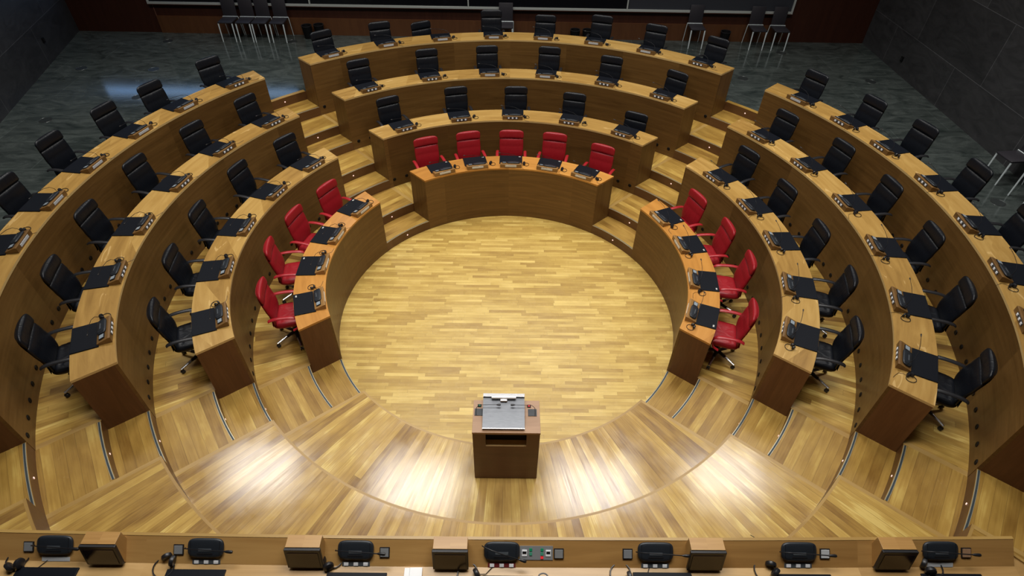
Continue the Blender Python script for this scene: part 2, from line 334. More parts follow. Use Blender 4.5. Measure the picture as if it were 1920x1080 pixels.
def link(name, me, parent=None, **props):
    o = bpy.data.objects.new(name, me); COL.objects.link(o)
    if parent is not None: o.parent = parent
    for k, v in props.items(): o[k] = v
    return o
def obj(name, mb, mats, parent=None, smooth=None, bevel=0.0, **props):
    if not isinstance(mats, (list, tuple)): mats = [mats]
    return link(name, mb.mesh(name, mats, smooth, bevel), parent, **props)
def empty(name, loc=(0, 0, 0), rz=0.0, **props):
    o = bpy.data.objects.new(name, None); COL.objects.link(o); o.location = loc; o.rotation_euler = (0, 0, rz); o.empty_display_size = 0.1
    for k, v in props.items(): o[k] = v
    return o
def copy_tree(o, parent=None):
    kids = [c for c in ALLKIDS.get(o.name, [])]
    c = o.copy(); COL.objects.link(c); c.parent = parent
    for k in ('label', 'category', 'group'):
        if k in c and parent is not None and k != 'label': del c[k]
    ALLKIDS[c.name] = []
    for k in kids:
        ALLKIDS[c.name].append(copy_tree(k, c))
    return c
ALLKIDS = {}
def register(o):
    ALLKIDS[o.name] = [c for c in bpy.data.objects if c.parent == o]
    for c in ALLKIDS[o.name]: register(c)
def rbox(c, d, r=0.006, mi=0):
    mb = MB(); mb.box(c, d, mi); return mb

# ---------------------------------------------------------------- curved solids
def arc_solid(mb, r0, r1, a0, a1, z0, z1, top='rad', mi_top=0, mi_side=1, border=None, mi_border=2, n=None, rm=None, axis=None, dr=None):
    """solid between radii r0..r1 and end-angle functions a0(r), a1(r). top: rad|tan|lin"""
    rs = [r0, r1]
    if border and border[0]: rs = [r0, r0 + border[0], r1]
    if n is None: n = max(3, int(abs(a1(r1) - a0(r1)) * r1 / 0.12))
    ts = [i / n for i in range(n + 1)]
    rm = rm or (r0 + r1) / 2
    def P(r, t, z):
        A, B = a0(r), a1(r)
        if border and border[1]:
            e = border[1] / r
            if t <= 1.0:
                a = A + e * 0 + (B - A) * t
        a = A + (B - A) * t
        return (*pol(r, a), z), a
    tt = list(ts)
    nb = 0
    if border and border[1]:
        span = abs(a1(r1) - a0(r1)) * r1; e = border[1] / span
        tt = [0.0, e] + [e + (1 - 2 * e) * t for t in ts[1:-1]] + [1 - e, 1.0]; nb = 1
    def uvof(p, a, r, mode):
        if mode == 'rad': return (r, a * rm)
        if mode == 'tan': return (a * r, r)
        ax, ay = axis
        return (p[0] * -ay + p[1] * ax, p[0] * ax + p[1] * ay)
    for i in range(len(rs) - 1):
        for k in range(len(tt) - 1):
            q = [(rs[i], tt[k]), (rs[i], tt[k + 1]), (rs[i + 1], tt[k + 1]), (rs[i + 1], tt[k])]
            pts = [P(r, t, z1) for r, t in q]
            isb = (len(rs) == 3 and i == 0); ise = nb and (k == 0 or k == len(tt) - 2)
            mode = 'tan' if isb else ('rad' if ise and top == 'rad' else top)
            uvs = [uvof(p, a, r, mode) for (p, a), (r, t) in zip(pts, q)]
            mb.face([p for p, a in pts], uvs, mi_border if (isb or ise) else mi_top)
            ptb = [P(r, t, z0) for r, t in reversed(q)]
            mb.face([p for p, a in ptb], None, mi_side)
    for r, flip in ((r0, 0), (r1, 1)):
        for k in range(len(tt) - 1):
            (pa, aa), (pb, ab) = P(r, tt[k], z0), P(r, tt[k + 1], z0)
            f = [pa, pb, (pb[0], pb[1], z1), (pa[0], pa[1], z1)]
            u = [(aa * r, z0), (ab * r, z0), (ab * r, z1), (aa * r, z1)]
            mb.face(f, u, mi_side)
    for t in (0.0, 1.0):
        for i in range(len(rs) - 1):
            (pa, _), (pb, _) = P(rs[i], t, z0), P(rs[i + 1], t, z0)
            mb.face([pa, pb, (pb[0], pb[1], z1), (pa[0], pa[1], z1)], [(rs[i], z0), (rs[i + 1], z0), (rs[i + 1], z1), (rs[i], z1)], mi_side)

# ================================================================= SETTING
# central floor
mb = MB(); n = 96
ring = [pol(RI[1] + 0.0, 2 * pi * k / n) for k in range(n)]
mb.prism(ring, -0.08, 0.0)
obj('floor', mb, M['floor'], kind='structure')
BL = {'L': ('LN', 'LF'), 'C': ('CL', 'CR'), 'R': ('RF', 'RN')}
AISLES = {'NW': ('LF', 'CL'), 'NE': ('CR', 'RF'), 'SW': ('LL', 'LN'), 'SE': ('RN', 'RL')}
LANDM = [M['landing'], M['riser'], M['border']]
FLOORM = [M['board'], M['riser'], M['border']]
for j in range(1, 4):
    for b, (A, B) in BL.items():
        mb = MB()
        arc_solid(mb, RI[j] + 0.031, RI[j + 1], lambda r, A=A: ang(A, r), lambda r, B=B: ang(B, r), Z(j) - 2 * h, Z(j), 'rad', border=(0, 0.07), rm=RI[j + 1])
        obj('floor_terrace', mb, FLOORM, kind='structure')
    mb = MB()
    arc_solid(mb, RI[j], RI[j + 1], lambda r: ang('RL', r, 1), lambda r: ang('LL', r, 1), Z(j) - 2 * h, Z(j), 'rad', border=(0.028, 0.055), rm=RI[j + 1] * 0.92)
    obj('floor_landing', mb, LANDM, kind='structure')
mb = MB(); arc_solid(mb, RI[4], RI[5], lambda r: ang('RL', r, 1), lambda r: ang('LL', r, 1), Z(4) - 2 * h, Z(4), 'rad', border=(0.028, 0.055), rm=RI[5] * 0.92)
obj('floor_landing', mb, LANDM, kind='structure')
for b, (A, B) in BL.items():
    mb = MB(); arc_solid(mb, RI[4] + 0.031, RS[4], lambda r, A=A: ang(A, r), lambda r, B=B: ang(B, r), Z(4) - 2 * h, Z(4) - 0.002, 'rad', mi_top=1)
    obj('floor_terrace', mb, FLOORM, kind='structure')
strip_proto = None
led_me = None
mb = MB(); mb.lathe([(0.0, 0.0), (0.013, 0.0), (0.014, 0.003), (0.011, 0.006), (0.0, 0.008)], 12, M4=Matrix.Rotation(pi / 2, 4, 'X'))
led_me = mb.mesh('step_light', [M['led']], 40)
mb = MB(); mb.lathe([(0.0, 0.0), (0.033, 0.0), (0.035, 0.004), (0.030, 0.010), (0.014, 0.011), (0.0, 0.006)], 14, M4=Matrix.Rotation(pi / 2, 4, 'X'))
vent_me = mb.mesh('air_outlet', [M['vent']], 40)
def aisle(nm, A, B, wrap):
    fa = lambda r: ang(A, r, wrap if A == 'LL' else 0); fb = lambda r: ang(B, r, 0)
    if nm == 'SW': fa = lambda r: ang('LL', r); fb = lambda r: ang('LN', r)
    if nm == 'SE': fa = lambda r: ang('RN', r); fb = lambda r: ang('RL', r)
    am = (fa(4.5) + fb(4.5)) / 2; axis = (sin(am), cos(am))
    for j in range(1, 5):
        for half in (0, 1):
            r0 = RI[j] if half == 0 else RS[j]
            r1 = RS[j] if half == 0 else (RI[j + 1] if j < 4 else RI[5])
            zt = Z(j) - h if half == 0 else Z(j)
            if j == 4 and half == 1 and nm in ('NW', 'NE'): r1 = RS[4] + 0.10      # wooden sill before the slate
            mb = MB()
            arc_solid(mb, r0, r1, fa, fb, zt - (h if half == 0 else 2 * h) - 0.0, zt, 'lin', axis=axis)
            t = obj('stair_tread', mb, [M['tread'], M['riser'], M['border']], kind='structure')
            # nosing strip and its pale rims
            if not (j == 4 and half == 1 and nm in ('NW', 'NE')):
                wdt = 0.019 if nm in ('SW', 'SE') else 0.010
                s = MB(); e = 0.012
                g0 = lambda r: fa(r) + e / r; g1 = lambda r: fb(r) - e / r
                arc_solid(s, r0 + 0.012, r0 + 0.012 + wdt, g0, g1, zt - 0.002, zt + 0.003, 'tan', 0, 0)
                arc_solid(s, r0 + 0.005, r0 + 0.012, g0, g1, zt - 0.002, zt + 0.0025, 'tan', 1, 1)
                arc_solid(s, r0 + 0.012 + wdt, r0 + 0.016 + wdt, g0, g1, zt - 0.002, zt + 0.0025, 'tan', 1, 1)
                obj('nosing_strip', s, [M['nosing'], M['nosingrim']], t)
            a = (fa(r0) + fb(r0)) / 2
            if not (nm in ('NW', 'NE') and half == 0 and j > 1):
                l = link('step_light', led_me, t)
                l.location = (*pol(r0, a), zt - h * 0.5); l.rotation_euler = (0, 0, -a)
for nm, (A, B) in AISLES.items(): aisle(nm, A, B, 0)

# slate floor: ring sectors out to the walls
YB = 8.435
def lwall(y): return -11.009 + (8.43 - y) * 0.2315
def rwall(y): return 9.075
def ray_room(a):
    dx, dy = sin(a), cos(a); best = 99
    if dy > 1e-6: best = min(best, YB / dy)
    if dy < -1e-6: best = min(best, -9.5 / dy)
    if dx > 1e-6: best = min(best, 9.075 / dx)
    k = 0.2315                                   # left wall: x = -11.009+(8.43-y)k
    den = dx + dy * k
    if den < -1e-6: best = min(best, (-11.009 + 8.43 * k) / den)
    return best
def inner(a):
    t = a % (2 * pi)
    def inr(x0, x1): return x0 <= t <= x1
    if inr(ang('CR', RS[4]), ang('RF', RS[4])): return RS[4] + 0.10
    if inr(2 * pi + ang('LF', RS[4]), 2 * pi + ang('CL', RS[4])): return RS[4] + 0.10
    if inr(ang('RN', 6.5), 2 * pi + ang('LN', 6.5)): return RI[5]
    return RS[4]
mb = MB()
keys = [ang('CR', RS[4]), ang('RF', RS[4]), ang('RN', 6.5), 2 * pi + ang('LN', 6.5), 2 * pi + ang('LF', RS[4]), 2 * pi + ang('CL', RS[4]),
        atan2(9.075, YB), atan2(9.075, -9.5), 2 * pi + atan2(-11.009, YB), 2 * pi + atan2(lwall(-9.5), -9.5), 0, 2 * pi]
angs = sorted(set(keys + [2 * pi * k / 120 for k in range(121)]))
for a, b in zip(angs, angs[1:]):
    if b - a < 1e-6: continue
    m_ = (a + b) / 2; ri = inner(m_)
    p = [pol(ri, a), pol(ray_room(a), a), pol(ray_room(b), b), pol(ri, b)]
    mb.face([(x, y, Z(4)) for x, y in p], [(x, y) for x, y in p], 0)
    mb.face([(p[0][0], p[0][1], Z(4) - 2 * h), (p[3][0], p[3][1], Z(4) - 2 * h), (p[3][0], p[3][1], Z(4)), (p[0][0], p[0][1], Z(4))], None, 1)
obj('floor_slate', mb, [M['stone'], M['riser']], kind='structure')
# walls
def wall(name, a, b, z0, z1, mat, th=0.2, **kw):
    a = Vector((*a, 0)); b = Vector((*b, 0)); d = (b - a).normalized(); nrm = Vector((-d.y, d.x, 0)) * th
    L = (b - a).length
    mb = MB()
    c = [a, b, b + nrm, a + nrm]
    mb.face([(p.x, p.y, z0) for p in reversed(c)]); mb.face([(p.x, p.y, z1) for p in c])
    for i in range(4):
        p, q = c[i], c[(i + 1) % 4]; l = (q - p).length
        mb.face([(p.x, p.y, z0), (q.x, q.y, z0), (q.x, q.y, z1), (p.x, p.y, z1)], [(0, z0), (l, z0), (l, z1), (0, z1)] if not kw.get('vert') else [(z0, 0), (z0, l), (z1, l), (z1, 0)])
    return obj(name, mb, mat, kind='structure')
zs = Z(4)
wall('wall_left', (lwall(YB + 0.2), YB + 0.2), (lwall(-9.5), -9.5), zs - 0.05, CEIL, M['stonewall'], -0.2)
wall('wall_right', (9.075, -9.5), (9.075, YB + 0.2), zs - 0.05, CEIL, M['stonewall'], -0.2)
wall('wall_back', (-11.2, YB), (9.2, YB), zs - 0.05, CEIL, M['wallwood'], 0.2, vert=True)
wall('wall_front', (9.2, -9.5), (-7.2, -9.5), 0.5, CEIL, M['stonewall'], 0.2)
mb = MB(); mb.box((-1, -0.5, CEIL + 0.06), (22, 19, 0.12)); obj('ceiling', mb, M['ceil'], kind='structure')
mb = MB(); mb.box((-8.88, YB - 0.004, 3.4), (0.012, 0.01, 3.9)); obj('trim_1', mb, simple('panel_joint', (0.16, 0.07, 0.045), 0.5), kind='structure')
mb = MB(); mb.box((-0.96, YB - 0.015, zs + 0.205), (15.84, 0.03, 0.41)); obj('lit_wall_band', mb, veneer('lit_lower_wall_veneer', [(0.25, (0.060, 0.020, 0.006)), (0.75, (0.105, 0.040, 0.013))], rough=0.45, sheet=8, su=9, sv=0.9), kind='structure')  # lower wall band: the light on it is put into a lighter veneer
# dark window band of the booths behind the hall
WB = YB - 0.075
wf = MB()
x0, x1, zb, zt = -8.96, 7.0, 2.20, 4.4
wf.box(((x0 + x1) / 2, WB + 0.03, zb), (x1 - x0, 0.06, 0.055)); wf.box(((x0 + x1) / 2, WB + 0.03, zt), (x1 - x0, 0.06, 0.05))
for x in (x0 + 0.02, -4.96, -1.05, 2.88, x1 - 0.02): wf.box((x, WB + 0.03, (zb + zt) / 2), (0.03 if abs(x) < 6 else 0.04, 0.05, zt - zb))
win = obj('window_1', wf, M['frame'], kind='structure')
g = simple('dark_booth_glass', (0.006, 0.006, 0.008), 0.12)
g2 = simple('grey_booth_blind', (0.028, 0.030, 0.038), 0.45)
for i, (a, b) in enumerate([(x0, -4.96), (-4.96, -1.05), (-1.05, 2.88), (2.88, x1)]):
    p = MB(); p.box(((a + b) / 2, WB + 0.05, (zb + zt) / 2), (b - a - 0.03, 0.02, zt - zb - 0.05))
    obj('pane', p, g2 if i == 3 else g, win)
p = MB(); p.box(((x0 + x1) / 2, YB - 0.04, zb - 0.03), (x1 - x0 - 0.02, 0.08, 0.02)); obj('window_sill', p, M['wallwood'], win)
# added glowing strip, itself out of view, to put a blue reflection on the slate
mb = MB(); mb.box((-8.36, YB - 0.10, 3.02), (5.2, 0.02, 0.17)); s_ = obj('blue_glow_strip', mb, M['bluestrip'], kind='structure')
# round steel lids of the floor boxes on the slate
lid = MB(); lid.lathe([(0.0, 0.0), (0.105, 0.0), (0.105, 0.004), (0.0, 0.004)], 28)
rim = MB(); rim.lathe([(0.106, 0.0), (0.118, 0.0), (0.116, 0.004), (0.109, 0.004)], 28, closed=True)
lid_me = lid.mesh('lid', [M['stoneplug']], 40); rim_me = rim.mesh('rim', [M['rimmetal']], 40)
FB = [((-9.72, 6.14), 'farthest left on the slate floor near the stone wall'), ((-8.09, 6.15), 'on the slate between left stone wall and rear desk'),
      ((-8.5, 7.84), 'by the wood wall left of the visitor chairs'), ((-9.09, 3.68), 'near the left stone wall, behind the rear left desk'),
      ((-7.79, 4.74), 'just behind the rear left desk, beside the blue reflection'), ((-5.45, 7.94), 'at the foot of the left visitor chairs'),
      ((5.33, 6.15), 'right of the rear middle desk'), ((8.24, 6.08), 'by the right stone wall, far corner'),
      ((8.24, 1.29), 'behind the rear right desk near the stone wall'), ((6.73, 7.7), 'under the rightmost visitor chair')]
for (x, y), t in FB:
    e_ = empty('floor_socket', (x, y, zs), 0, label='round steel floor socket ' + t, category='floor socket', group='round sockets in the slate floor')
    link('lid', lid_me, e_); link('rim', rim_me, e_)
for (x, y, z, rz, t) in [(lwall(6.53) + 0.02, 6.53, 1.95, -pi / 2 + 0.228, 'small black socket low on the left stone wall'), (9.06, 6.6, 1.8, pi / 2, 'small black socket low on the right stone wall')]:
    s = MB(); s.box((0, 0, 0), (0.08, 0.03, 0.1)); f = MB(); f.box((0, 0.018, 0), (0.05, 0.01, 0.06))
    e_ = empty('wall_socket', (x, y, z), rz, label=t, category='socket'); obj('plate', s, M['vent'], e_, bevel=0.004); obj('socket_face', f, M['plastic'], e_)

# ================================================================= DESKS
ROWN = {1: 'front', 2: 'second', 3: 'third', 4: 'rearmost'}
BLN = {'L': 'left', 'C': 'middle', 'R': 'right'}
def desk(j, b):
    A, B = BL[b]
    fa = lambda r: ang(A, r); fb = lambda r: ang(B, r)
    root = empty('curved_desk', (*pol((RI[j] + RO[j]) / 2, (fa(RI[j]) + fb(RI[j])) / 2), Z(j)), 0,
                 label=f"curved wooden desk of the {ROWN[j]} row, {BLN[b]} block" + (', orange-toned top' if j == 1 else ', plain brown top'),
                 category='desk', group='curved wooden desks of the chamber')
    inv = Matrix.Translation(-Vector(root.location))
    def ob(nm, mb, mats, **k):
        o = obj(nm, mb, mats, root, **k); o.matrix_parent_inverse = inv; return o
    top = MB(); arc_solid(top, RI[j] - 0.006, RO[j], lambda r: fa(r) - 0.005 / r, lambda r: fb(r) + 0.005 / r, H(j) - 0.032, H(j), 'tan', mi_side=1)
    ob('worktop', top, [M['top_red'] if j == 1 else M['top'], M['edge'] if j > 1 else M['top_red']])
    fr = MB(); arc_solid(fr, RI[j] - 0.003, RI[j] + 0.030, lambda r: fa(r) - 0.003 / r, lambda r: fb(r) + 0.003 / r, Z(j) - 2 * h, H(j) - 0.032, 'tan', mi_side=0, mi_top=0)
    front = ob('front_panel', fr, [M['front']])
    for nm, f, sg in ((A, fa, 1), (B, fb, -1)):
        e_ = MB(); th = 0.028
        pts = [pol(RI[j] + 0.03, f(RI[j] + 0.03)), pol(RO[j] - 0.004, f(RO[j]))]
        a, c = Vector((*pts[0], 0)), Vector((*pts[1], 0)); d = (c - a).normalized(); nr = Vector((-d.y, d.x, 0))
        mid = pol(RI[j], (fa(RI[j]) + fb(RI[j])) / 2)
        if (Vector((*mid, 0)) - a).dot(nr) < 0: nr = -nr
        o0 = -nr * 0.004; o1 = nr * (th - 0.004); z0, z1 = Z(j) - h, H(j) - 0.032
        q = [a + o0, c + o0, c + o1, a + o1]; L = (c - a).length
        e_.face([(p.x, p.y, z1) for p in q]); e_.face([(p.x, p.y, z0) for p in reversed(q)])
        for i in range(4):
            p, r_ = q[i], q[(i + 1) % 4]; l = (r_ - p).length
            e_.face([(p.x, p.y, z0), (r_.x, r_.y, z0), (r_.x, r_.y, z1), (p.x, p.y, z1)], [(z0, 0), (z0, l), (z1, l), (z1, 0)])
        ob('end_panel', e_, [M['end'] if nm in ('LN', 'RN') else M['front']])
    # cable tray / back edge rail below the worktop
    rl = MB(); arc_solid(rl, RO[j] - 0.05, RO[j] - 0.03, lambda r: fa(r) + 0.03 / r, lambda r: fb(r) - 0.03 / r, H(j) - 0.10, H(j) - 0.032, 'tan', mi_side=0)
    ob('apron', rl, [M['riser']])
    if j > 1:
        stp = 0.268 / RI[j]; a0, a1 = fa(RI[j]), fb(RI[j]); m = int((a1 - a0 - 0.10 / RI[j] * 2) / stp); off = ((a1 - a0) - m * stp) / 2
        for k in range(m + 1):
            a = a0 + off + k * stp
            v = link('air_outlet', vent_me, root); v.matrix_parent_inverse = inv
            v.location = (*pol(RI[j] - 0.002, a), Z(j - 1) + 0.165); v.rotation_euler = (0, 0, -a)
    return root
for j in range(1, 5):
    for b in 'LCR': desk(j, b)

# ================================================================= SEAT FURNITURE
def superring(cy, cz, w, t, ny, nz, n=28, px=2.6, pt=2.4, curve=0.0):
    """closed section: x across, (ny,nz) thickness direction"""
    out = []
    for k in range(n):
        a = 2 * pi * k / n; ca, sa = cos(a), sin(a)
        x = w / 2 * math.copysign(abs(ca) ** (2 / px), ca); d = t / 2 * math.copysign(abs(sa) ** (2 / pt), sa)
        c = curve * (2 * x / w) ** 2
        out.append((x, cy + ny * (d + c), cz + nz * (d + c)))
    return out
def loft(spine, mat_n=0):
    """spine: (y,z,w,t,curve)"""
    rings = []
    for i, (y, z, w_, t_, cv) in enumerate(spine):
        a = spine[max(i - 1, 0)]; b = spine[min(i + 1, len(spine) - 1)]
        ty, tz = b[0] - a[0], b[1] - a[1]; L = hypot(ty, tz); ny, nz = tz / L, -ty / L     # forward normal
        rings.append(superring(y, z, w_, t_, ny, nz, curve=cv))
    mb = MB(); b0 = mb.grid(rings, closed_v=True)
    n = len(rings[0]); e = b0 + (len(rings) - 1) * n
    mb.f.append(tuple(b0 + k for k in range(n))); mb.uv.append([(0, 0)] * n); mb.mi.append(0)
    mb.f.append(tuple(e + k for k in range(n))); mb.uv.append([(0, 0)] * n); mb.mi.append(0)
    return mb
def lerp(a, b, t): return a + (b - a) * t
def puff(t, e=0.34): return (max(0.0, 1 - abs(2 * t - 1) ** 3.2)) ** e
def make_chair(kind):
    lea = M['red'] if kind == 'red' else M['black']; arm = M['redplastic'] if kind == 'red' else M['plastic']
    root = empty('office_chair')
    # base
    for k in range(5):
        a = 2 * pi * k / 5 + 0.3; R = Matrix.Rotation(a, 4, 'Z')
        m = MB()
        sec = [(0.03, 0.120, 0.030, 0.022), (0.09, 0.113, 0.026, 0.020), (0.15, 0.104, 0.024, 0.018), (0.315, 0.080, 0.018, 0.012)]
        def rg(x, z, w_, t_): return [tuple(R @ Vector((x, w_ * cos(q) * 1.0, z + t_ * sin(q)))) for q in [2 * pi * i / 10 for i in range(10)]]
        m.grid([rg(*s) for s in sec[:3]], closed_v=True, mi=0)
        m.grid([rg(*s) for s in sec[2:]], closed_v=True, mi=1)
        L = rg(*sec[-1]); m.face(L, [(0, 0)] * 10, 1)
        lg = obj('base_leg', m, [M['plastic'], M['chrome']], root, smooth=50)
        c = MB()
        for s in (-1, 1):
            c.lathe([(0.0, -0.008), (0.022, -0.008), (0.027, -0.003), (0.027, 0.005), (0.02, 0.009), (0.0, 0.009)], 12, M4=R @ Matrix.Translation((0.305, s * 0.014, 0.0285)) @ Matrix.Rotation(pi / 2, 4, 'X'))
        c.tube([R @ Vector((0.305, 0, 0.03)), R @ Vector((0.305, 0, 0.075))], 0.009, 8)
        obj('caster', c, M['plastic'], lg, smooth=40)
    m = MB(); m.lathe([(0.0, 0.08), (0.045, 0.085), (0.05, 0.12), (0.034, 0.145), (0.028, 0.16), (0.028, 0.28), (0.018, 0.285), (0.018, 0.385), (0.05, 0.39), (0.0, 0.40)], 16)
    obj('gas_column', m, M['plastic'], root, smooth=35)
    m = MB(); m.box((0, -0.02, 0.395), (0.20, 0.26, 0.035)); obj('tilt_mechanism', m, M['plastic'], root, bevel=0.01)
    # seat
    P = []; nu, nv = 26, 40
    for i in range(nu + 1):
        phi = -pi / 2 + pi * i / nu; row = []
        for k in range(nv):
            a = 2 * pi * k / nv
            cp = math.copysign(abs(cos(phi)) ** (2 / 3.6), cos(phi)); sp_ = math.copysign(abs(sin(phi)) ** (2 / 2.4), sin(phi))
            cx = math.copysign(abs(cos(a)) ** (2 / 4.2), cos(a)); sy = math.copysign(abs(sin(a)) ** (2 / 4.2), sin(a))
            x = 0.245 * cp * cx; y = 0.250 * cp * sy + 0.015; z = 0.465 + 0.065 * sp_
            if sp_ > 0:
                rr = hypot(x, y - 0.05) / 0.24
                z += -0.012 * max(0, 1 - rr) + 0.0045 * sin(9 * atan2(y - 0.05, x)) * min(1, rr * 1.6) * max(0, 1.1 - rr)
                if abs(y + 0.10) < 0.02: z -= 0.006
            z += 0.015 * (y / 0.25)
            if y > 0.18: z -= 0.25 * (y - 0.18)
            row.append((x, y, z))
        P.append(row)
    m = MB(); m.grid(P, closed_v=True); obj('seat', m, lea, root, smooth=70)
    # back: cushion, headrest roll, shell
    def back_pt(s):       # s 0..1 up the back
        z = lerp(0.47, 1.085, s); y = -0.205 - 0.035 * s - 0.045 * max(0, s - 0.55) / 0.45 - 0.012 * sin(pi * s) + (0.022 * sin(pi * min(1, s * 2)) if s < 0.5 else 0)
        return y, z
    sp1 = []
    for i in range(19):
        t = i / 18; s = lerp(0.0, 0.735, t); y, z = back_pt(s)
        sp1.append((y, z, lerp(0.435, 0.475, min(1, t * 1.6)) * (0.92 + 0.08 * puff(t, 0.3)), 0.035 + 0.052 * puff(t), 0.02))
    sp1 = [(y, z, w_, t_, c) for (y, z, w_, t_, c) in sp1]
    m = loft(sp1); obj('backrest', m, lea, root, smooth=70)
    sp2 = []
    for i in range(15):
        t = i / 14; s = lerp(0.74, 1.0, t); y, z = back_pt(s)
        sp2.append((y + 0.006, z, 0.482 * (0.93 + 0.07 * puff(t, 0.3)) * (1.0 if t < 0.55 else sqrt(max(0.0, 1 - 0.42 * ((t - 0.55) / 0.45) ** 3))), 0.026 + 0.060 * puff(t, 0.42), 0.030))
    m = loft(sp2); obj('headrest', m, lea, root, smooth=70)
    sp3 = []
    for i in range(15):
        t = i / 14; y, z = back_pt(lerp(0.0, 0.95, t)); sp3.append((y - 0.030, z, 0.44 * (1 if t < 0.8 else sqrt(max(0.0, 1 - 0.35 * ((t - 0.8) / 0.2) ** 2))), 0.022, 0.024))
    m = loft(sp3); obj('back_shell', m, lea, root, smooth=60)
    # arms
    for s in (-1, 1):
        x = 0.275 * s
        ctrl = [(-0.232, 0.640), (-0.20, 0.658), (-0.12, 0.672), (-0.02, 0.675), (0.08, 0.668), (0.145, 0.645), (0.172, 0.60), (0.165, 0.53), (0.13, 0.455), (0.06, 0.412)]
        pts = []
        for i in range(len(ctrl) - 1):
            p0 = ctrl[max(i - 1, 0)]; p1 = ctrl[i]; p2 = ctrl[i + 1]; p3 = ctrl[min(i + 2, len(ctrl) - 1)]
            for q in range(3):
                t = q / 3
                f = lambda a, b, c, d: 0.5 * (2 * b + (c - a) * t + (2 * a - 5 * b + 4 * c - d) * t * t + (3 * b - a - 3 * c + d) * t ** 3)
                pts.append((x, f(p0[0], p1[0], p2[0], p3[0]), f(p0[1], p1[1], p2[1], p3[1])))
        pts.append((x, *ctrl[-1]))
        m = MB(); m.tube(pts, 0.030, 10, flat=0.5, rf=lambda t: 1.0 if t < 0.55 else 0.8)
        obj('armrest', m, arm, root, smooth=60)
    register(root); return root
protos = {'black': make_chair('black'), 'red': make_chair('red')}
first_used = {'black': False, 'red': False}
UPPER = ('seat', 'backrest', 'headrest', 'back_shell', 'armrest', 'tilt_mechanism')
def put_chair(kind, x, y, z, rz, dz, label, group):
    if not first_used[kind]: first_used[kind] = True; o = protos[kind]
    else: o = copy_tree(protos[kind])
    o.location = (x, y, z); o.rotation_euler = (0, 0, rz)
    o['label'] = label; o['category'] = 'chair'; o['group'] = group
    PENDING.append((o, dz))
    return o
PENDING = []

# ---- console with discussion unit (built facing +y = towards the hall centre)
def unit_mesh(wd=0.215, dp=0.105, th=0.028):
    m = MB(); P = []
    for i in range(9):
        phi = -pi / 2 + pi * i / 8; row = []
        for k in range(32):
            a = 2 * pi * k / 32
            cp = abs(cos(phi)) ** 0.35; sp_ = math.copysign(abs(sin(phi)) ** 0.7, sin(phi))
            cx = math.copysign(abs(cos(a)) ** 0.42, cos(a)); sy = math.copysign(abs(sin(a)) ** 0.55, sin(a))
            row.append((wd / 2 * cp * cx, dp / 2 * cp * sy, th / 2 + th / 2 * sp_))
        P.append(row)
    m.grid(P, closed_v=True)
    m.box((0, -0.008, th + 0.001), (wd * 0.36, dp * 0.13, 0.003), 1)
    m.box((0, -0.028, th + 0.0005), (wd * 0.42, dp * 0.08, 0.003), 2)
    for s in (-1, 1): m.box((s * wd * 0.40, 0, th * 0.93), (0.002, dp * 0.8, 0.004), 2)
    return m.mesh('discussion_unit', [M['unit'], M['silver_dim'], M['plastic']], 50)
M['silver_dim'] = simple('dim_grey_label', (0.07, 0.08, 0.09), 0.4)
unit_me = unit_mesh()
def mic_mesh(pts, head=0.011):
    m = MB(); m.tube(pts[:-1], 0.0032, 6); a, b = Vector(pts[-2]), Vector(pts[-1])
    m.tube([a, lerp(a, b, 0.3), lerp(a, b, 0.8), b], head, 8, rf=lambda t: [0.35, 0.8, 1.0, 0.7][round(t * 3)])
    return m
CW, CD = 0.40, 0.155
def console(mode, row):
    root = empty('microphone_console')
    zf, zbk = 0.078, 0.028                       # height at hall side / user side
    prof = [(CD / 2, 0), (CD / 2, zf), (CD / 2 - 0.022, zf), (-CD / 2, zbk), (-CD / 2, 0)]
    m = MB(); m.profile_x(prof, -CW / 2, CW / 2)
    obj('housing', m, M['top_red_side'] if row == 1 else M['console'], root, bevel=0.002)
    slope = atan2(zf - zbk, CD - 0.022)
    Mt = Matrix.Translation((0.0, -0.012, (zf + zbk) / 2 + 0.001)) @ Matrix.Rotation(slope, 4, 'X')
    u = link('discussion_unit', unit_me, root); u.matrix_local = Matrix.Translation((-0.045, 0, 0)) @ Mt @ Matrix.Diagonal((1.18, 1.08, 1.0, 1.0))
    d = MB(); d.box((0.125, 0, 0.006), (0.076, 0.068, 0.012), 0, Mt); d.box((0.125, 0, 0.0135), (0.060, 0.054, 0.003), 1, Mt)
    obj('card_reader', d, [M['plastic'], M['lcd']], root)
    g = [(-0.165, -0.01, 0.07), (-0.165, -0.03, 0.12), (-0.13, -0.055, 0.165), (-0.05, -0.075, 0.195), (0.08, -0.085, 0.215), (0.20, -0.085, 0.225), (0.245, -0.083, 0.228)]
    obj('gooseneck_microphone', mic_mesh(g, 0.0085), M['plastic'], root, smooth=60)
    y = CD / 2 + 0.003
    if mode == 'plate':
        p = MB(); p.box((0.0, y, 0.044), (0.215, 0.006, 0.038)); o = obj('name_plate', p, M['plate'] if row == 1 else M['silver_lt'], root, bevel=0.001)
    else:
        p = MB(); p.box((0.0, y, 0.044), (0.215, 0.006, 0.038)); o = obj('socket_strip', p, M['darkstrip'] if row > 1 else M['plate'], root, bevel=0.001)
        for x in (-0.078, 0.0, 0.078):
            q = MB(); q.box((x, y + 0.005, 0.044), (0.032, 0.007, 0.029)); obj('socket', q, M['white'], o, bevel=0.001)
    register(root); return root
M['silver_lt'] = simple('light_grey_plate', (0.50, 0.52, 0.54), 0.4)
M['console'] = veneer('console_wood', [(0.25, (0.12, 0.06, 0.017)), (0.75, (0.21, 0.11, 0.033))], rough=0.4, sheet=5)
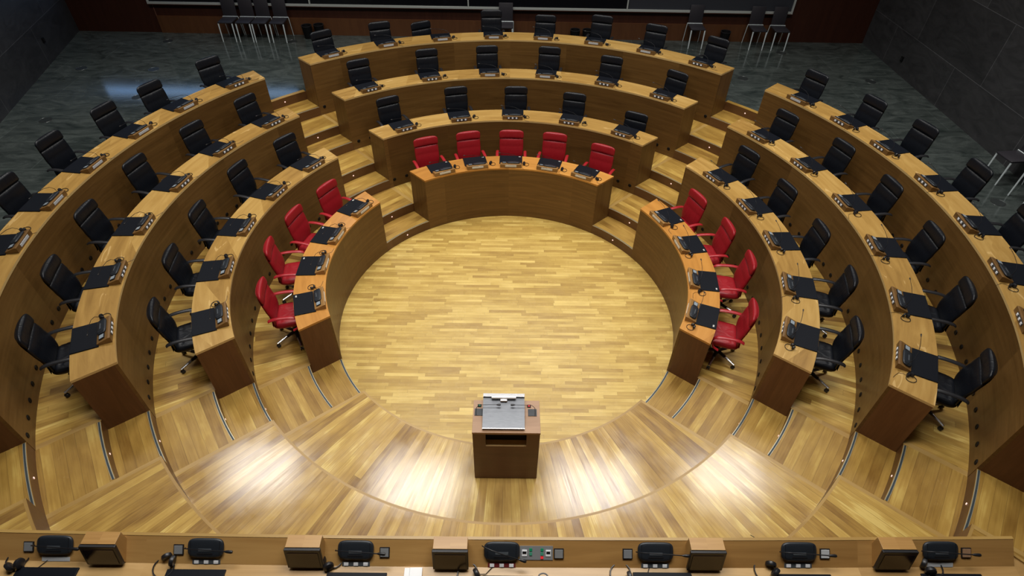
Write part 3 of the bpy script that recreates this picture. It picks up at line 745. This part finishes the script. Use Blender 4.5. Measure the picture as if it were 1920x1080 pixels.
M['top_red_side'] = veneer('console_orange_wood', [(0.25, (0.20, 0.10, 0.028)), (0.75, (0.31, 0.165, 0.05))], rough=0.4, sheet=5)
CONS = {}
def put_console(mode, row, x, y, z, rz, label):
    k = (mode, 1 if row == 1 else 2)
    if k not in CONS: CONS[k] = console(mode, row); o = CONS[k]
    else: o = copy_tree(CONS[k])
    o.location = (x, y, z); o.rotation_euler = (0, 0, rz); o['label'] = label; o['category'] = 'microphone console'; o['group'] = 'microphone consoles on the curved desks'
# ---- blotter
def blotter(emblem):
    root = empty('desk_blotter')
    m = MB(); m.box((0, 0, 0.007), (0.43, 0.295, 0.014)); obj('cover', m, M['blotter'], root, bevel=0.004)
    m = MB(); m.tube([(0.215, -0.147, 0.008), (0.215, 0.147, 0.008)], 0.008, 8); obj('spine', m, M['blotter'], root, smooth=50)
    if emblem:
        m = MB(); m.box((-0.165, -0.105, 0.0148), (0.040, 0.024, 0.0012)); m.box((-0.172, -0.105, 0.0156), (0.014, 0.016, 0.001), 1); m.box((-0.155, -0.105, 0.0156), (0.012, 0.012, 0.001), 1)
        obj('emblem', m, [M['silver'], M['plate']], root)
    register(root); return root
BLOT = {}
def put_blotter(row, x, y, z, rz, label):
    k = row == 1
    if k not in BLOT: BLOT[k] = blotter(k); o = BLOT[k]
    else: o = copy_tree(BLOT[k])
    o.location = (x, y, z); o.rotation_euler = (0, 0, rz); o['label'] = label; o['category'] = 'blotter'; o['group'] = 'blotters on the curved desks'
# ---- headphones lying on the desk
def headphones():
    root = empty('headphones')
    pts = [(0.055 * cos(a), 0.048 * sin(a) + 0.03, 0.008) for a in [rad(-50 + i * 20) for i in range(15)]]
    m = MB(); m.tube(pts, 0.0038, 6); obj('headband', m, M['plastic'], root, smooth=60)
    for p, t in ((pts[0], 0.5), (pts[-1], -0.5)):
        c = MB(); c.lathe([(0.0, -0.011), (0.024, -0.011), (0.028, -0.004), (0.026, 0.008), (0.016, 0.013), (0.0, 0.013)], 14, M4=Matrix.Translation((p[0] * 0.6, p[1] - 0.008, 0.027)) @ Matrix.Rotation(pi / 2 - 0.2, 4, 'Y') @ Matrix.Rotation(t, 4, 'X'))
        obj('ear_cup', c, M['plastic'], root, smooth=40)
    m = MB(); m.tube([(0.02, -0.01, 0.012), (0.05, -0.05, 0.006), (0.10, -0.06, 0.006), (0.15, -0.03, 0.006), (0.19, 0.0, 0.006)], 0.002, 5); obj('cable', m, M['plastic'], root, smooth=60)
    register(root); return root
hp0 = headphones(); hp_used = [False]
def put_hp(x, y, z, rz, label, group='headphones on the curved desks', s=1.0):
    o = hp0 if not hp_used[0] else copy_tree(hp0); hp_used[0] = True
    o.location = (x, y, z); o.rotation_euler = (0, 0, rz); o.scale = (s, s, s); o['label'] = label; o['category'] = 'headphones'; o['group'] = group
    return o

SEATS = {
'1C': ([-25.32, -12.25, 0.78, 15.0, 28.86], [(-26.64, 0.45), (-13.04, 0.41), (0.72, 0.4), (14.52, 0.43), (30.24, 0.36)]),
'2C': ([-29.85, -13.84, 0.92, 17.22, 32.61], [(-30.53, 0.45), (-13.45, 0.43), (1.55, 0.36), (16.28, 0.28), (32.3, -0.04)]),
'3C': ([-32.38, -18.19, -4.66, 8.21, 22.11, 35.2], [(-31.83, 0.43), (-17.54, 0.43), (-4.9, 0.42), (8.27, 0.45), (21.41, 0.32), (35.38, 0.26)]),
'4C': ([-35.3, -24.4, -13.61, -3.34, 6.52, 16.69, 27.2, 37.66], [(-34.64, 0.19), (-24.17, 0.14), (-16.72, -0.15), (-3.58, 0.43), (6.48, 0.18), (16.88, 0.48), (26.85, 0.41), (38.01, 0.42)]),
'1L': ([-62.34, -78.09, -92.47, -108.07], [(-62.91, 0.33), (-76.71, 0.39), (-90.53, 0.42), (-105.6, 0.37)]),
'2L': ([-58.52, -71.98, -85.6, -99.26, -113.14], [(-57.82, 0.36), (-70.82, 0.41), (-85.42, 0.35), (-98.36, 0.33), (-111.8, 0.35)]),
'3L': ([-55.65, -67.95, -79.9, -91.75, -103.25, -115.02], [(-55.79, 0.34), (-67.53, 0.31), (-79.28, 0.4), (-91.65, 0.37), (-103.7, 0.31), (-114.3, 0.35)]),
'4L': ([-53.94, -63.88, -72.89, -82.45, -91.07, -99.39], [(-54.33, 0.38), (-64.63, 0.32), (-72.31, 0.34), (-80.87, 0.4), (-90.6, 0.24), (-99.4, 0.36)]),
'1R': ([65.44, 80.44, 97.02, 111.42], [(65.99, 0.36), (80.23, 0.4), (93.43, 0.46), (110.65, 0.4)]),
'2R': ([62.34, 75.23, 87.94, 102.01, 115.28], [(61.61, 0.45), (75.1, 0.33), (88.76, 0.3), (101.69, 0.38), (114.2, 0.35)]),
'3R': ([59.22, 70.71, 82.91, 94.52, 106.98, 118.18], [(59.28, 0.32), (71.06, 0.4), (82.46, 0.39), (94.05, 0.37), (105.56, 0.36), (117.88, 0.37)]),
'4R': ([57.4, 66.25, 74.48, 84.06, 93.27, 102.24, 110.6], [(56.04, 0.3), (66.1, 0.33), (74.34, 0.4), (84.51, 0.33), (94.19, 0.3), (102.6, 0.36)]),
}
SOCK = {'1C': '', '1L': '', '1R': '', '2C': 'sssss', '2L': 'sssss', '2R': 'sssss', '3C': 'ssppss', '3L': 'ssssss', '3R': 'ssssss',
        '4C': 'ppppppps', '4L': 'spppppp', '4R': 'pssssss'}
YAW = {('4C', 2): 14, ('4C', 0): 5, ('4C', 7): -4, ('3C', 5): -6, ('1C', 0): -4, ('1C', 4): 3, ('1L', 2): 9, ('1L', 3): -4, ('2L', 4): 0, ('1R', 1): -5, ('3L', 0): 4,
       ('4L', 4): -6, ('2R', 4): 6, ('1R', 3): 5, ('2C', 4): 4}
ORD = ['first', 'second', 'third', 'fourth', 'fifth', 'sixth', 'seventh', 'eighth']
for key, (pads, chairs) in SEATS.items():
    j = int(key[0]); b = key[1]
    frm = 'from the left' if b == 'C' else 'from the far stairs'
    for i, th in enumerate(pads):
        a = rad(th); rz = pi - a; where = f"{ORD[i]} {frm}, {ROWN[j]} row, {BLN[b]} block"
        if j == 4 and i == 6 and b == 'R': put_console('strip', 2, *pol(RI[j] + 0.105, a), H(j), rz, 'wooden microphone console with white sockets, ' + where); continue
        put_blotter(j, *pol(RO[j] - 0.152, a), H(j), rz, ('dark blotter with small pale emblem, ' if j == 1 else 'plain black desk blotter, ') + where)
        sk = SOCK[key]; mode = 'strip' if (sk and sk[i] == 's') else 'plate'
        rc = RI[j] + 0.092 if j > 1 else RI[j] + 0.085
        put_console(mode, j, *pol(rc, a), H(j), rz, ('wooden microphone console with three white sockets, ' if mode == 'strip' else 'wooden microphone console with blank pale plate, ') + where)
        # headphones lie on the user's left, a little irregular
        rnd = random.Random(j * 100 + i + ord(b)); off = 0.265 + rnd.uniform(-0.01, 0.03)
        lx, ly = -off, (RO[j] - 0.152) - (RI[j] + 0.13) + rnd.uniform(-0.02, 0.03)
        c_ = Vector((*pol(RO[j] - 0.152, a), 0)) + Matrix.Rotation(rz, 3, 'Z') @ Vector((lx, ly - 0.02, 0))
        put_hp(c_.x, c_.y, H(j), rz + rnd.uniform(0.2, 2.6), 'black wired headphones beside the blotter, ' + where)
    for i, (th, off) in enumerate(chairs):
        a = rad(th); dz = 0.0
        if b == 'C':
            rr = (RO[j] + 6.85 + 0.4) / (7.0 - Z(j) - 1.09); dz = max(-0.2, min(0.03, (off - 0.40) / rr)); off = 0.39
        yaw = rad(YAW.get((key, i), random.Random(j * 31 + i * 7 + ord(b)).uniform(-3, 3)))
        rz = pi - a + yaw
        hd = Vector((*pol(RO[j] + off, a), 0)); fwd = Vector((-sin(rz), cos(rz), 0)); c = hd + fwd * 0.262
        kind = 'red' if j == 1 else 'black'
        nm = {'red': 'red leather swivel armchair, ', 'black': 'black leather swivel armchair, '}[kind]
        put_chair(kind, c.x, c.y, Z(j), rz, dz, nm + f"{ORD[i]} {frm}, {ROWN[j]} row, {BLN[b]} block", 'red swivel armchairs of the front row' if j == 1 else 'black swivel armchairs of the rear rows')
for o, dz in PENDING:
    if abs(dz) > 0.005:
        for c in ALLKIDS[o.name]:
            if c.name.split('.')[0] in UPPER: c.location.z += dz

# ================================================================= LECTERN
lz = Z(1); LX0, LX1, LY0, LY1 = -0.372, 0.388, -3.222, -2.79; LT = 1.383
lec = empty('lectern', (0.008, -3.0, lz), 0, label='brown wooden lectern with steel reading plate and open slot facing the dais', category='lectern')
inv = Matrix.Translation(-Vector(lec.location))
def lob(nm, mb, mats, parent=None, **k):
    o = obj(nm, mb, mats, parent or lec, **k)
    if parent is None: o.matrix_parent_inverse = inv
    return o
wdt = LX1 - LX0; cx = (LX0 + LX1) / 2; sx0, sx1 = -0.226, 0.238; sz0, sz1 = LT - 0.285, LT - 0.045
m = MB()
def fbox(x0, x1, y0, y1, z0, z1, mi=0): m.box(((x0 + x1) / 2, (y0 + y1) / 2, (z0 + z1) / 2), (x1 - x0, y1 - y0, z1 - z0), mi)
fbox(LX0, LX1, LY0, LY0 + 0.025, lz + 0.015, sz0); fbox(LX0, sx0, LY0, LY0 + 0.025, sz0, LT - 0.03); fbox(sx1, LX1, LY0, LY0 + 0.025, sz0, LT - 0.03); fbox(sx0, sx1, LY0, LY0 + 0.025, sz1, LT - 0.03)
for (u, v) in ((LX0, LX0 + 0.025), (LX1 - 0.025, LX1)): fbox(u, v, LY0 + 0.025, LY1, lz + 0.015, LT - 0.03)
fbox(LX0 + 0.025, LX1 - 0.025, LY1 - 0.025, LY1, lz + 0.015, LT - 0.03)
lob('body', m, M['lectern'])
m = MB(); fbox(LX0 + 0.02, LX1 - 0.02, LY0 + 0.02, LY1 - 0.02, lz, lz + 0.015); lob('plinth', m, M['vent'])
m = MB(); fbox(sx0 - 0.005, sx1 + 0.005, LY0 + 0.002, LY0 + 0.085, sz0 - 0.02, sz0 + 0.004); lob('shelf', m, M['edge'])
m = MB(); fbox(sx0 - 0.02, sx1 + 0.02, LY0 + 0.085, LY0 + 0.095, sz0 - 0.03, LT - 0.03); fbox(sx0 - 0.03, sx0 - 0.005, LY0 + 0.026, LY0 + 0.095, sz0 - 0.03, LT - 0.03); fbox(sx1 + 0.005, sx1 + 0.03, LY0 + 0.026, LY0 + 0.095, sz0 - 0.03, LT - 0.03); lob('slot_shade_lining', m, M['vent'])  # black sheets stand in for the shade deep inside the slot
m = MB(); fbox(LX0 - 0.004, LX1 + 0.004, LY0 - 0.004, LY1 + 0.004, LT - 0.03, LT); lob('top', m, M['lectop'], bevel=0.002)
# steel plate, tilted up towards the hall
PX0, PX1 = -0.262, 0.214
Mp = Matrix.Translation((0, -3.186, LT + 0.012)) @ Matrix.Rotation(rad(13), 4, 'X')
m = MB(); m.box(((PX0 + PX1) / 2, 0.19, 0.0), (PX1 - PX0, 0.38, 0.006), 0, Mp)
plate = lob('reading_plate', m, M['steel'])
m = MB(); m.box(((PX0 + PX1) / 2, 0.0, 0.012), (PX1 - PX0, 0.008, 0.03), 0, Mp); lob('front_lip', m, M['chrome'])
m = MB(); m.box(((PX0 + PX1) / 2, 0.395, 0.03), (PX1 - PX0, 0.04, 0.006), 0, Mp); m.box(((PX0 + PX1) / 2, 0.378, 0.015), (PX1 - PX0, 0.005, 0.03), 0, Mp); lob('rear_lip', m, M['chrome'])
m = MB(); m.tube([Mp @ Vector((-0.165, 0.36, 0.05)), Mp @ Vector((0.115, 0.36, 0.05))], 0.017, 12); m.box((-0.025, 0.335, 0.03), (0.075, 0.03, 0.03), 0, Mp)
lob('reading_lamp', m, M['white'], smooth=50)
for s, cxs in ((-1, -0.308), (1, 0.305)):
    q = MB(); q.box((cxs, -2.955, LT + 0.003), (0.10, 0.095, 0.008)); bp_ = lob('microphone_plate', q, M['silver_dim2'] if 'silver_dim2' in M else M['unit'], bevel=0.001)
    x_ = cxs + s * 0.03
    pts = [(x_, -2.995, LT + 0.008), (x_, -2.985, LT + 0.05), (x_ - s * 0.005, -2.96, LT + 0.10), (x_ - s * 0.04, -2.945, LT + 0.13), (cxs - s * 0.12, -2.945, LT + 0.135), (cxs - s * 0.20, -2.945, LT + 0.135), (cxs - s * 0.25, -2.945, LT + 0.135)]
    lob('gooseneck_microphone', mic_mesh(pts, 0.012), M['plastic'], smooth=60)
    q = MB(); q.box((-0.305 if s < 0 else 0.268, -2.868, LT + 0.004), (0.042, 0.036, 0.012)); bt = lob('button_frame', q, M['vent'])
    q = MB(); q.box((-0.305 if s < 0 else 0.268, -2.868, LT + 0.012), (0.022, 0.020, 0.008)); b_ = lob('button', q, M['greenbtn'] if s < 0 else M['redbtn']); b_['label'] = 'green lit button' if s < 0 else 'red lit button'

# ================================================================= PRESIDENT'S DAIS
ZW, ZC = 2.955, 3.085
def dy(x): return -5.134 + 0.0022 * x + 0.0024 * x * x
dais = empty('dais_desk', (0, -5.5, 0.9), 0, label='long brown wooden dais desk with sloping panel across the foreground', category='desk')
inv_d = Matrix.Translation(-Vector(dais.location))
def dob(nm, mb, mats, **k):
    o = obj(nm, mb, mats, dais, **k); o.matrix_parent_inverse = inv_d; return o
DX0, DX1 = -3.62, 3.478
def sweep(prof, mi=0, x0=DX0, x1=DX1, n=28):
    m = MB(); P = []
    L = [0]
    for i in range(len(prof)): a, b = prof[i], prof[(i + 1) % len(prof)]; L.append(L[-1] + hypot(b[0] - a[0], b[1] - a[1]))
    for i in range(n + 1):
        x = x0 + (x1 - x0) * i / n; P.append([(x, dy(x) + y, z) for y, z in prof])
    m.grid(P, closed_v=True, uvf=lambda i, j: (x0 + (x1 - x0) * i / n, L[j]), mi=mi)
    for r in (P[0], P[-1]): m.face(r, [(p[2], p[1]) for p in r], mi)
    return m
dob('cap_rail', sweep([(0, ZC - 0.03), (0, ZC), (-0.020, ZC), (-0.020, ZC - 0.03)]), M['daiscap'] if 'daiscap' in M else M['border'])
dob('sloping_panel', sweep([(-0.020, ZC - 0.004), (-0.150, ZW), (-0.150, ZW - 0.02), (-0.022, ZW - 0.02)]), M['dais'])
dob('worktop', sweep([(-0.150, ZW), (-0.80, ZW), (-0.80, ZW - 0.03), (-0.150, ZW - 0.03)]), M['daistop'])
dob('front_panel', sweep([(-0.002, Z(3)), (-0.002, ZC - 0.03), (-0.028, ZC - 0.03), (-0.028, Z(3))]), M['dais'])
m = MB(); m.box((DX1 - 0.016, -5.45, (1.4 + ZW) / 2), (0.03, 0.62, ZW - 1.46)); dob('end_panel', m, M['dais'])
m = MB(); m.box((DX0 + 0.016, -5.45, (1.4 + ZW) / 2), (0.03, 0.62, ZW - 1.46)); dob('end_panel', m, M['dais'])
m = MB(); ex = DX1
m.prism([(ex + 0.002, dy(ex) - 0.05), (ex + 0.30, dy(ex) - 0.36), (ex + 0.30, dy(ex) - 0.8), (ex + 0.002, dy(ex) - 0.8)], ZW - 0.05, ZW - 0.004)
dob('side_return', m, M['daistop'])
m = MB(); m.prism([(ex + 0.003, dy(ex) - 0.022), (ex + 0.32, dy(ex) - 0.352), (ex + 0.30, dy(ex) - 0.37), (ex + 0.003, dy(ex) - 0.052)], 1.4, ZW + 0.012)
dob('side_return_panel', m, [M['border']])
mb = MB(); mb.box((0, -7.4, 2.155), (9.0, 4.1, 0.12)); obj('floor_dais', mb, [M['board']], kind='structure')

SL = atan2(ZC - ZW, 0.13)                     # slope of the panel
def slope_M(x, d, lift=0.0):
    """frame on the sloping panel: x along, y up the slope; d = horizontal distance behind the cap"""
    return Matrix.Translation((x, dy(x) - d, ZC - (d - 0.02) * math.tan(SL))) @ Matrix.Rotation(SL, 4, 'X') @ Matrix.Translation((0, 0, lift))
# microphone units: x, mic root side, sockets kind, square control x
DU = [(-3.0, 'plain'), (-1.993, 'grey'), (-0.992, 'grey'), (-0.015, 'red'), (1.018, 'grey'), (1.989, 'grey'), (2.958, 'plain')]
DN = ['leftmost', 'second from the left', 'third from the left', 'middle', 'third from the right', 'second from the right', 'rightmost']
for i, (x, kd) in enumerate(DU):
    e_ = empty('microphone_unit', (0, 0, 0), 0, label=f'dark grey microphone unit with gooseneck, {DN[i]} one on the dais desk', category='microphone unit', group='microphone units on the dais desk')
    e_.matrix_world = slope_M(x, 0.069, 0.0) @ Matrix.Diagonal((1.12, 1.2, 1.0, 1.0))
    link('base', unit_me, e_)
    q = [(-0.118, 0.0, 0.02), (-0.11, 0.01, 0.06), (-0.06, 0.012, 0.075), (0.04, 0.01, 0.085), (0.14, 0.006, 0.09), (0.19, 0.004, 0.092)]
    if i == 3: q = [(-0.118, 0.03, 0.02), (-0.11, 0.035, 0.05), (-0.06, 0.02, 0.065), (0.02, -0.002, 0.075), (0.10, -0.022, 0.08), (0.145, -0.034, 0.08)]
    obj('gooseneck_microphone', mic_mesh(q, 0.010), M['plastic'], e_, smooth=60)
    # strip with sockets below the unit
    pl = MB(); t = empty('socket_plate', (0, 0, 0), 0, label={'plain': f'plain silver plate under the {DN[i]} microphone unit', 'grey': f'grey strip with three white sockets under the {DN[i]} microphone unit', 'red': 'dark red strip with three white sockets under the middle microphone unit'}[kd],
                        category='socket plate', group='plates set below the dais microphones')
    t.matrix_world = slope_M(x, 0.1385)
    pl.box((0, 0, 0.002), (0.185, 0.028, 0.004)); obj('plate', pl, {'plain': M['silver_lt'], 'grey': M['silver_dim'], 'red': M['redstrip']}[kd], t)
    if kd != 'plain':
        for xx in (-0.065, 0.0, 0.065):
            q = MB(); q.box((xx, 0, 0.006), (0.030, 0.021, 0.006)); obj('socket', q, M['white'], t, bevel=0.001)
for i, (x, w_) in enumerate([(-3.183, 's'), (-2.179, 's'), (-0.801, 's'), (0.368, 's'), (0.832, 's'), (2.171, 'w'), (3.142, 'b')]):
    e_ = empty('card_reader', (0, 0, 0), 0, label=f"small square {'wood-toned' if w_ == 'b' else 'silver'} control in black frame, {DN[i] if i != 3 else 'middle'} on the dais panel", category='control', group='square controls on the dais panel')
    e_.matrix_world = slope_M(x, 0.082)
    q = MB(); q.box((0, 0, 0.004), (0.066, 0.066, 0.008)); obj('frame', q, M['plastic'], e_)
    q = MB(); q.box((0, 0.0, 0.010), (0.054, 0.054, 0.005)); obj('face', q, {'s': M['silver'], 'w': M['silver_lt'], 'b': M['lectop']}[w_], e_)
e_ = empty('control_panel', (0, 0, 0), 0, label='silver chairman control panel with green and red buttons, middle of the dais', category='control panel'); e_.matrix_world = slope_M(0.217, 0.080)
q = MB(); q.box((0, 0, 0.002), (0.222, 0.092, 0.004)); obj('plate', q, M['silver'], e_)
for x in (-0.080, 0.080):
    q = MB(); q.box((x, 0, 0.006), (0.034, 0.040, 0.005)); dsp = obj('display', q, M['white'], e_); q = MB(); q.box((x, 0.004, 0.0095), (0.026, 0.014, 0.003)); obj('display_window', q, M['vent'], dsp)
for x, y, mm in ((-0.038, 0.022, 'greenbtn'), (-0.038, -0.006, 'greenlt'), (0.038, 0.022, 'greenbtn'), (0.038, -0.006, 'greenlt'), (0.038, -0.030, 'redbtn')):
    if mm not in M: M['greenlt'] = simple('pale_green_button', (0.06, 0.30, 0.19), 0.35)
    q = MB(); q.box((x, y, 0.006), (0.018, 0.018 if mm != 'redbtn' else 0.015, 0.006)); obj('button', q, M[mm], e_)
# monitors in wooden wedges
MONS = [(-2.645, 'leftmost'), (-1.315, 'second from the left'), (-0.353, 'middle'), (1.34, 'second from the right'), (2.61, 'rightmost')]
for x, t in MONS:
    e_ = empty('desk_monitor', (x, dy(x), ZW), 0, label=f'black monitor in a wooden wedge housing, {t} one on the dais desk', category='monitor', group='monitors built into the dais desk')
    q = MB(); q.profile_x([(-0.035, ZC - ZW - 0.03), (-0.035, 0.205), (-0.115, 0.205), (-0.158, 0.03), (-0.145, 0.0)], -0.112, 0.112); obj('housing', q, M['lectop2'] if 'lectop2' in M else M['dais'], e_, bevel=0.001)
    a = Vector((0, -0.118, 0.200)); b = Vector((0, -0.160, 0.022)); c = (a + b) / 2; tl = atan2(a.z - b.z, a.y - b.y)
    MM = Matrix.Translation(c) @ Matrix.Rotation(tl, 4, 'X')
    q = MB(); q.box((0, 0, 0.006), (0.236, (a - b).length, 0.022), 0, MM); fr_ = obj('bezel', q, M['plastic'], e_, bevel=0.003)
    q = MB(); q.box((0, -0.006, 0.0185), (0.200, (a - b).length * 0.76, 0.003), 0, MM); obj('screen', q, M['screen'], e_)
# blotters, headphones, papers on the dais worktop
for i, (xa, xb, y) in enumerate([(-3.221, -2.817, -5.311), (-2.234, -1.845, -5.316), (-1.173, -0.776, -5.328), (-0.141, 0.197, -5.340), (0.862, 1.254, -5.311), (1.794, 2.191, -5.314), (2.803, 3.212, -5.303)]):
    e_ = empty('desk_blotter', ((xa + xb) / 2, y - 0.14, ZW), 0, label=f'black desk blotter cut by the bottom edge, {DN[i]} one on the dais', category='blotter', group='blotters on the dais desk')
    q = MB(); q.box((0, 0, 0.006), (xb - xa, 0.28, 0.012)); obj('cover', q, M['blotter'], e_, bevel=0.003)
HPD = [(-3.24, -5.262, 0.4, 'leftmost'), (-2.243, -5.245, 2.6, 'second from the left'), (-1.178, -5.24, -0.6, 'third from the left'), (-0.21, -5.32, 1.0, 'at the left corner of the middle blotter'), (0.80, -5.32, 0.6, 'right of the middle seat'), (1.786, -5.262, 1.8, 'second from the right'), (2.87, -5.235, -1.2, 'rightmost')]
for x, y, rz, t in HPD:
    put_hp(x, y - 0.03, ZW, rz, f'black headphones lying on the dais desk, {t}', 'headphones on the dais desk', 1.3)
e_ = empty('notepad', (-0.605, -5.395, ZW), 0.02, label='white open notepad on the dais worktop left of centre', category='notepad')
q = MB(); q.box((-0.038, 0, 0.006), (0.034, 0.20, 0.012)); obj('page', q, M['paper'], e_); q = MB(); q.box((0.022, 0, 0.008), (0.082, 0.20, 0.016)); obj('page', q, M['paper'], e_)
e_ = empty('desk_clock', (0.26, -5.375, ZW), 0, label='small grey device with black loop at the bottom centre of the dais', category='device')
q = MB(); q.box((0, 0, 0.015), (0.08, 0.05, 0.03)); obj('body', q, M['lcd'], e_, bevel=0.006)
q = MB(); q.tube([(0.03 * cos(t), 0.02 + 0.022 * sin(t), 0.036) for t in [i * 0.35 for i in range(10)]], 0.005, 6); obj('loop', q, M['plastic'], e_, smooth=60)

# ================================================================= VISITOR CHAIRS, BINS
def visitor_chair():
    root = empty('visitor_chair')
    for sx in (-1, 1):
        m = MB(); m.tube([(sx * 0.165, 0.245, 0.0), (sx * 0.165, 0.225, 0.435)], 0.015, 8, flat=0.7, rf=lambda t: 0.85 + 0.3 * t); obj('leg', m, M['legmetal'], root, smooth=50)
        m = MB(); m.tube([(sx * 0.195, -0.245, 0.0), (sx * 0.188, -0.175, 0.47)], 0.009, 8, flat=0.7); obj('leg', m, M['legmetal'], root, smooth=50)
    m = MB(); m.box((0, 0.02, 0.452), (0.355, 0.44, 0.035)); obj('seat', m, M['seatdark'], root, bevel=0.012, smooth=40)
    R = Matrix.Translation((0, -0.215, 0.67)) @ Matrix.Rotation(rad(6), 4, 'X')
    m = MB(); m.box((0, 0, 0), (0.345, 0.020, 0.44), 0, R); obj('backrest', m, M['seatdark'], root, bevel=0.009, smooth=40)
    m = MB(); m.tube([(-0.19, -0.175, 0.47), (0.19, -0.175, 0.47)], 0.009, 8); obj('cross_bar', m, M['legmetal'], root, smooth=50)
    register(root); return root
vc = visitor_chair(); used = False
VC = [(-6.96, 8.09, pi, 'leftmost of the row of four by the wood wall'), (-6.535, 8.09, pi, 'second from the left of the four by the wood wall'),
      (-6.145, 8.09, pi, 'third from the left of the four by the wood wall'), (-5.715, 8.09, pi, 'rightmost of the row of four by the wood wall'),
      (-0.12, 8.05, pi, 'alone behind the middle of the rearmost row'),
      (4.615, 8.13, pi, 'standing alone right of centre by the wood wall'), (6.125, 8.09, pi, 'left of the right-hand pair by the wood wall'), (6.675, 8.07, pi, 'right of the right-hand pair by the wood wall'),
      (8.74, 2.02, pi / 2 + 0.12, 'by the right stone wall, the farther one'), (8.80, 1.36, pi / 2 + 0.05, 'by the right stone wall, the nearer one')]
for x, y, rz, t in VC:
    o = vc if not used else copy_tree(vc); used = True
    o.location = (x, y, zs); o.rotation_euler = (0, 0, rz); o['label'] = 'dark chair with steel legs, ' + t; o['category'] = 'chair'; o['group'] = 'visitor chairs along the walls'
BINS = [(-5.10, 8.20, 'left bin of the pair beside the four visitor chairs'), (-4.82, 8.27, 'right bin of the pair beside the four visitor chairs'),
        (1.62, 8.2, 'left bin of the pair behind the rear middle desk'), (1.93, 8.2, 'right bin of the pair behind the rear middle desk'), (5.42, 8.24, 'single bin left of the right-hand pair of chairs')]
for x, y, t in BINS:
    e_ = empty('waste_bin', (x, y, zs), 0, label='black ' + t, category='bin', group='black waste bins at the wood wall')
    q = MB(); q.lathe([(0.0, 0.0), (0.095, 0.0), (0.125, 0.30), (0.115, 0.30), (0.088, 0.01), (0.0, 0.01)], 20, closed=False); obj('body', q, M['vent'], e_, smooth=50)
    q = MB(); q.lathe([(0.112, 0.295), (0.130, 0.295), (0.130, 0.312), (0.112, 0.312)], 20, closed=True); obj('rim', q, M['plastic'], e_, smooth=50)
e_ = empty('paper_sheet', (1.72, 7.98, zs + 0.0), 0.3, label='small white paper on the slate in front of the middle bins', category='paper')
q = MB(); q.box((0, 0, 0.03), (0.11, 0.05, 0.06)); obj('sheet', q, M['paper'], e_)
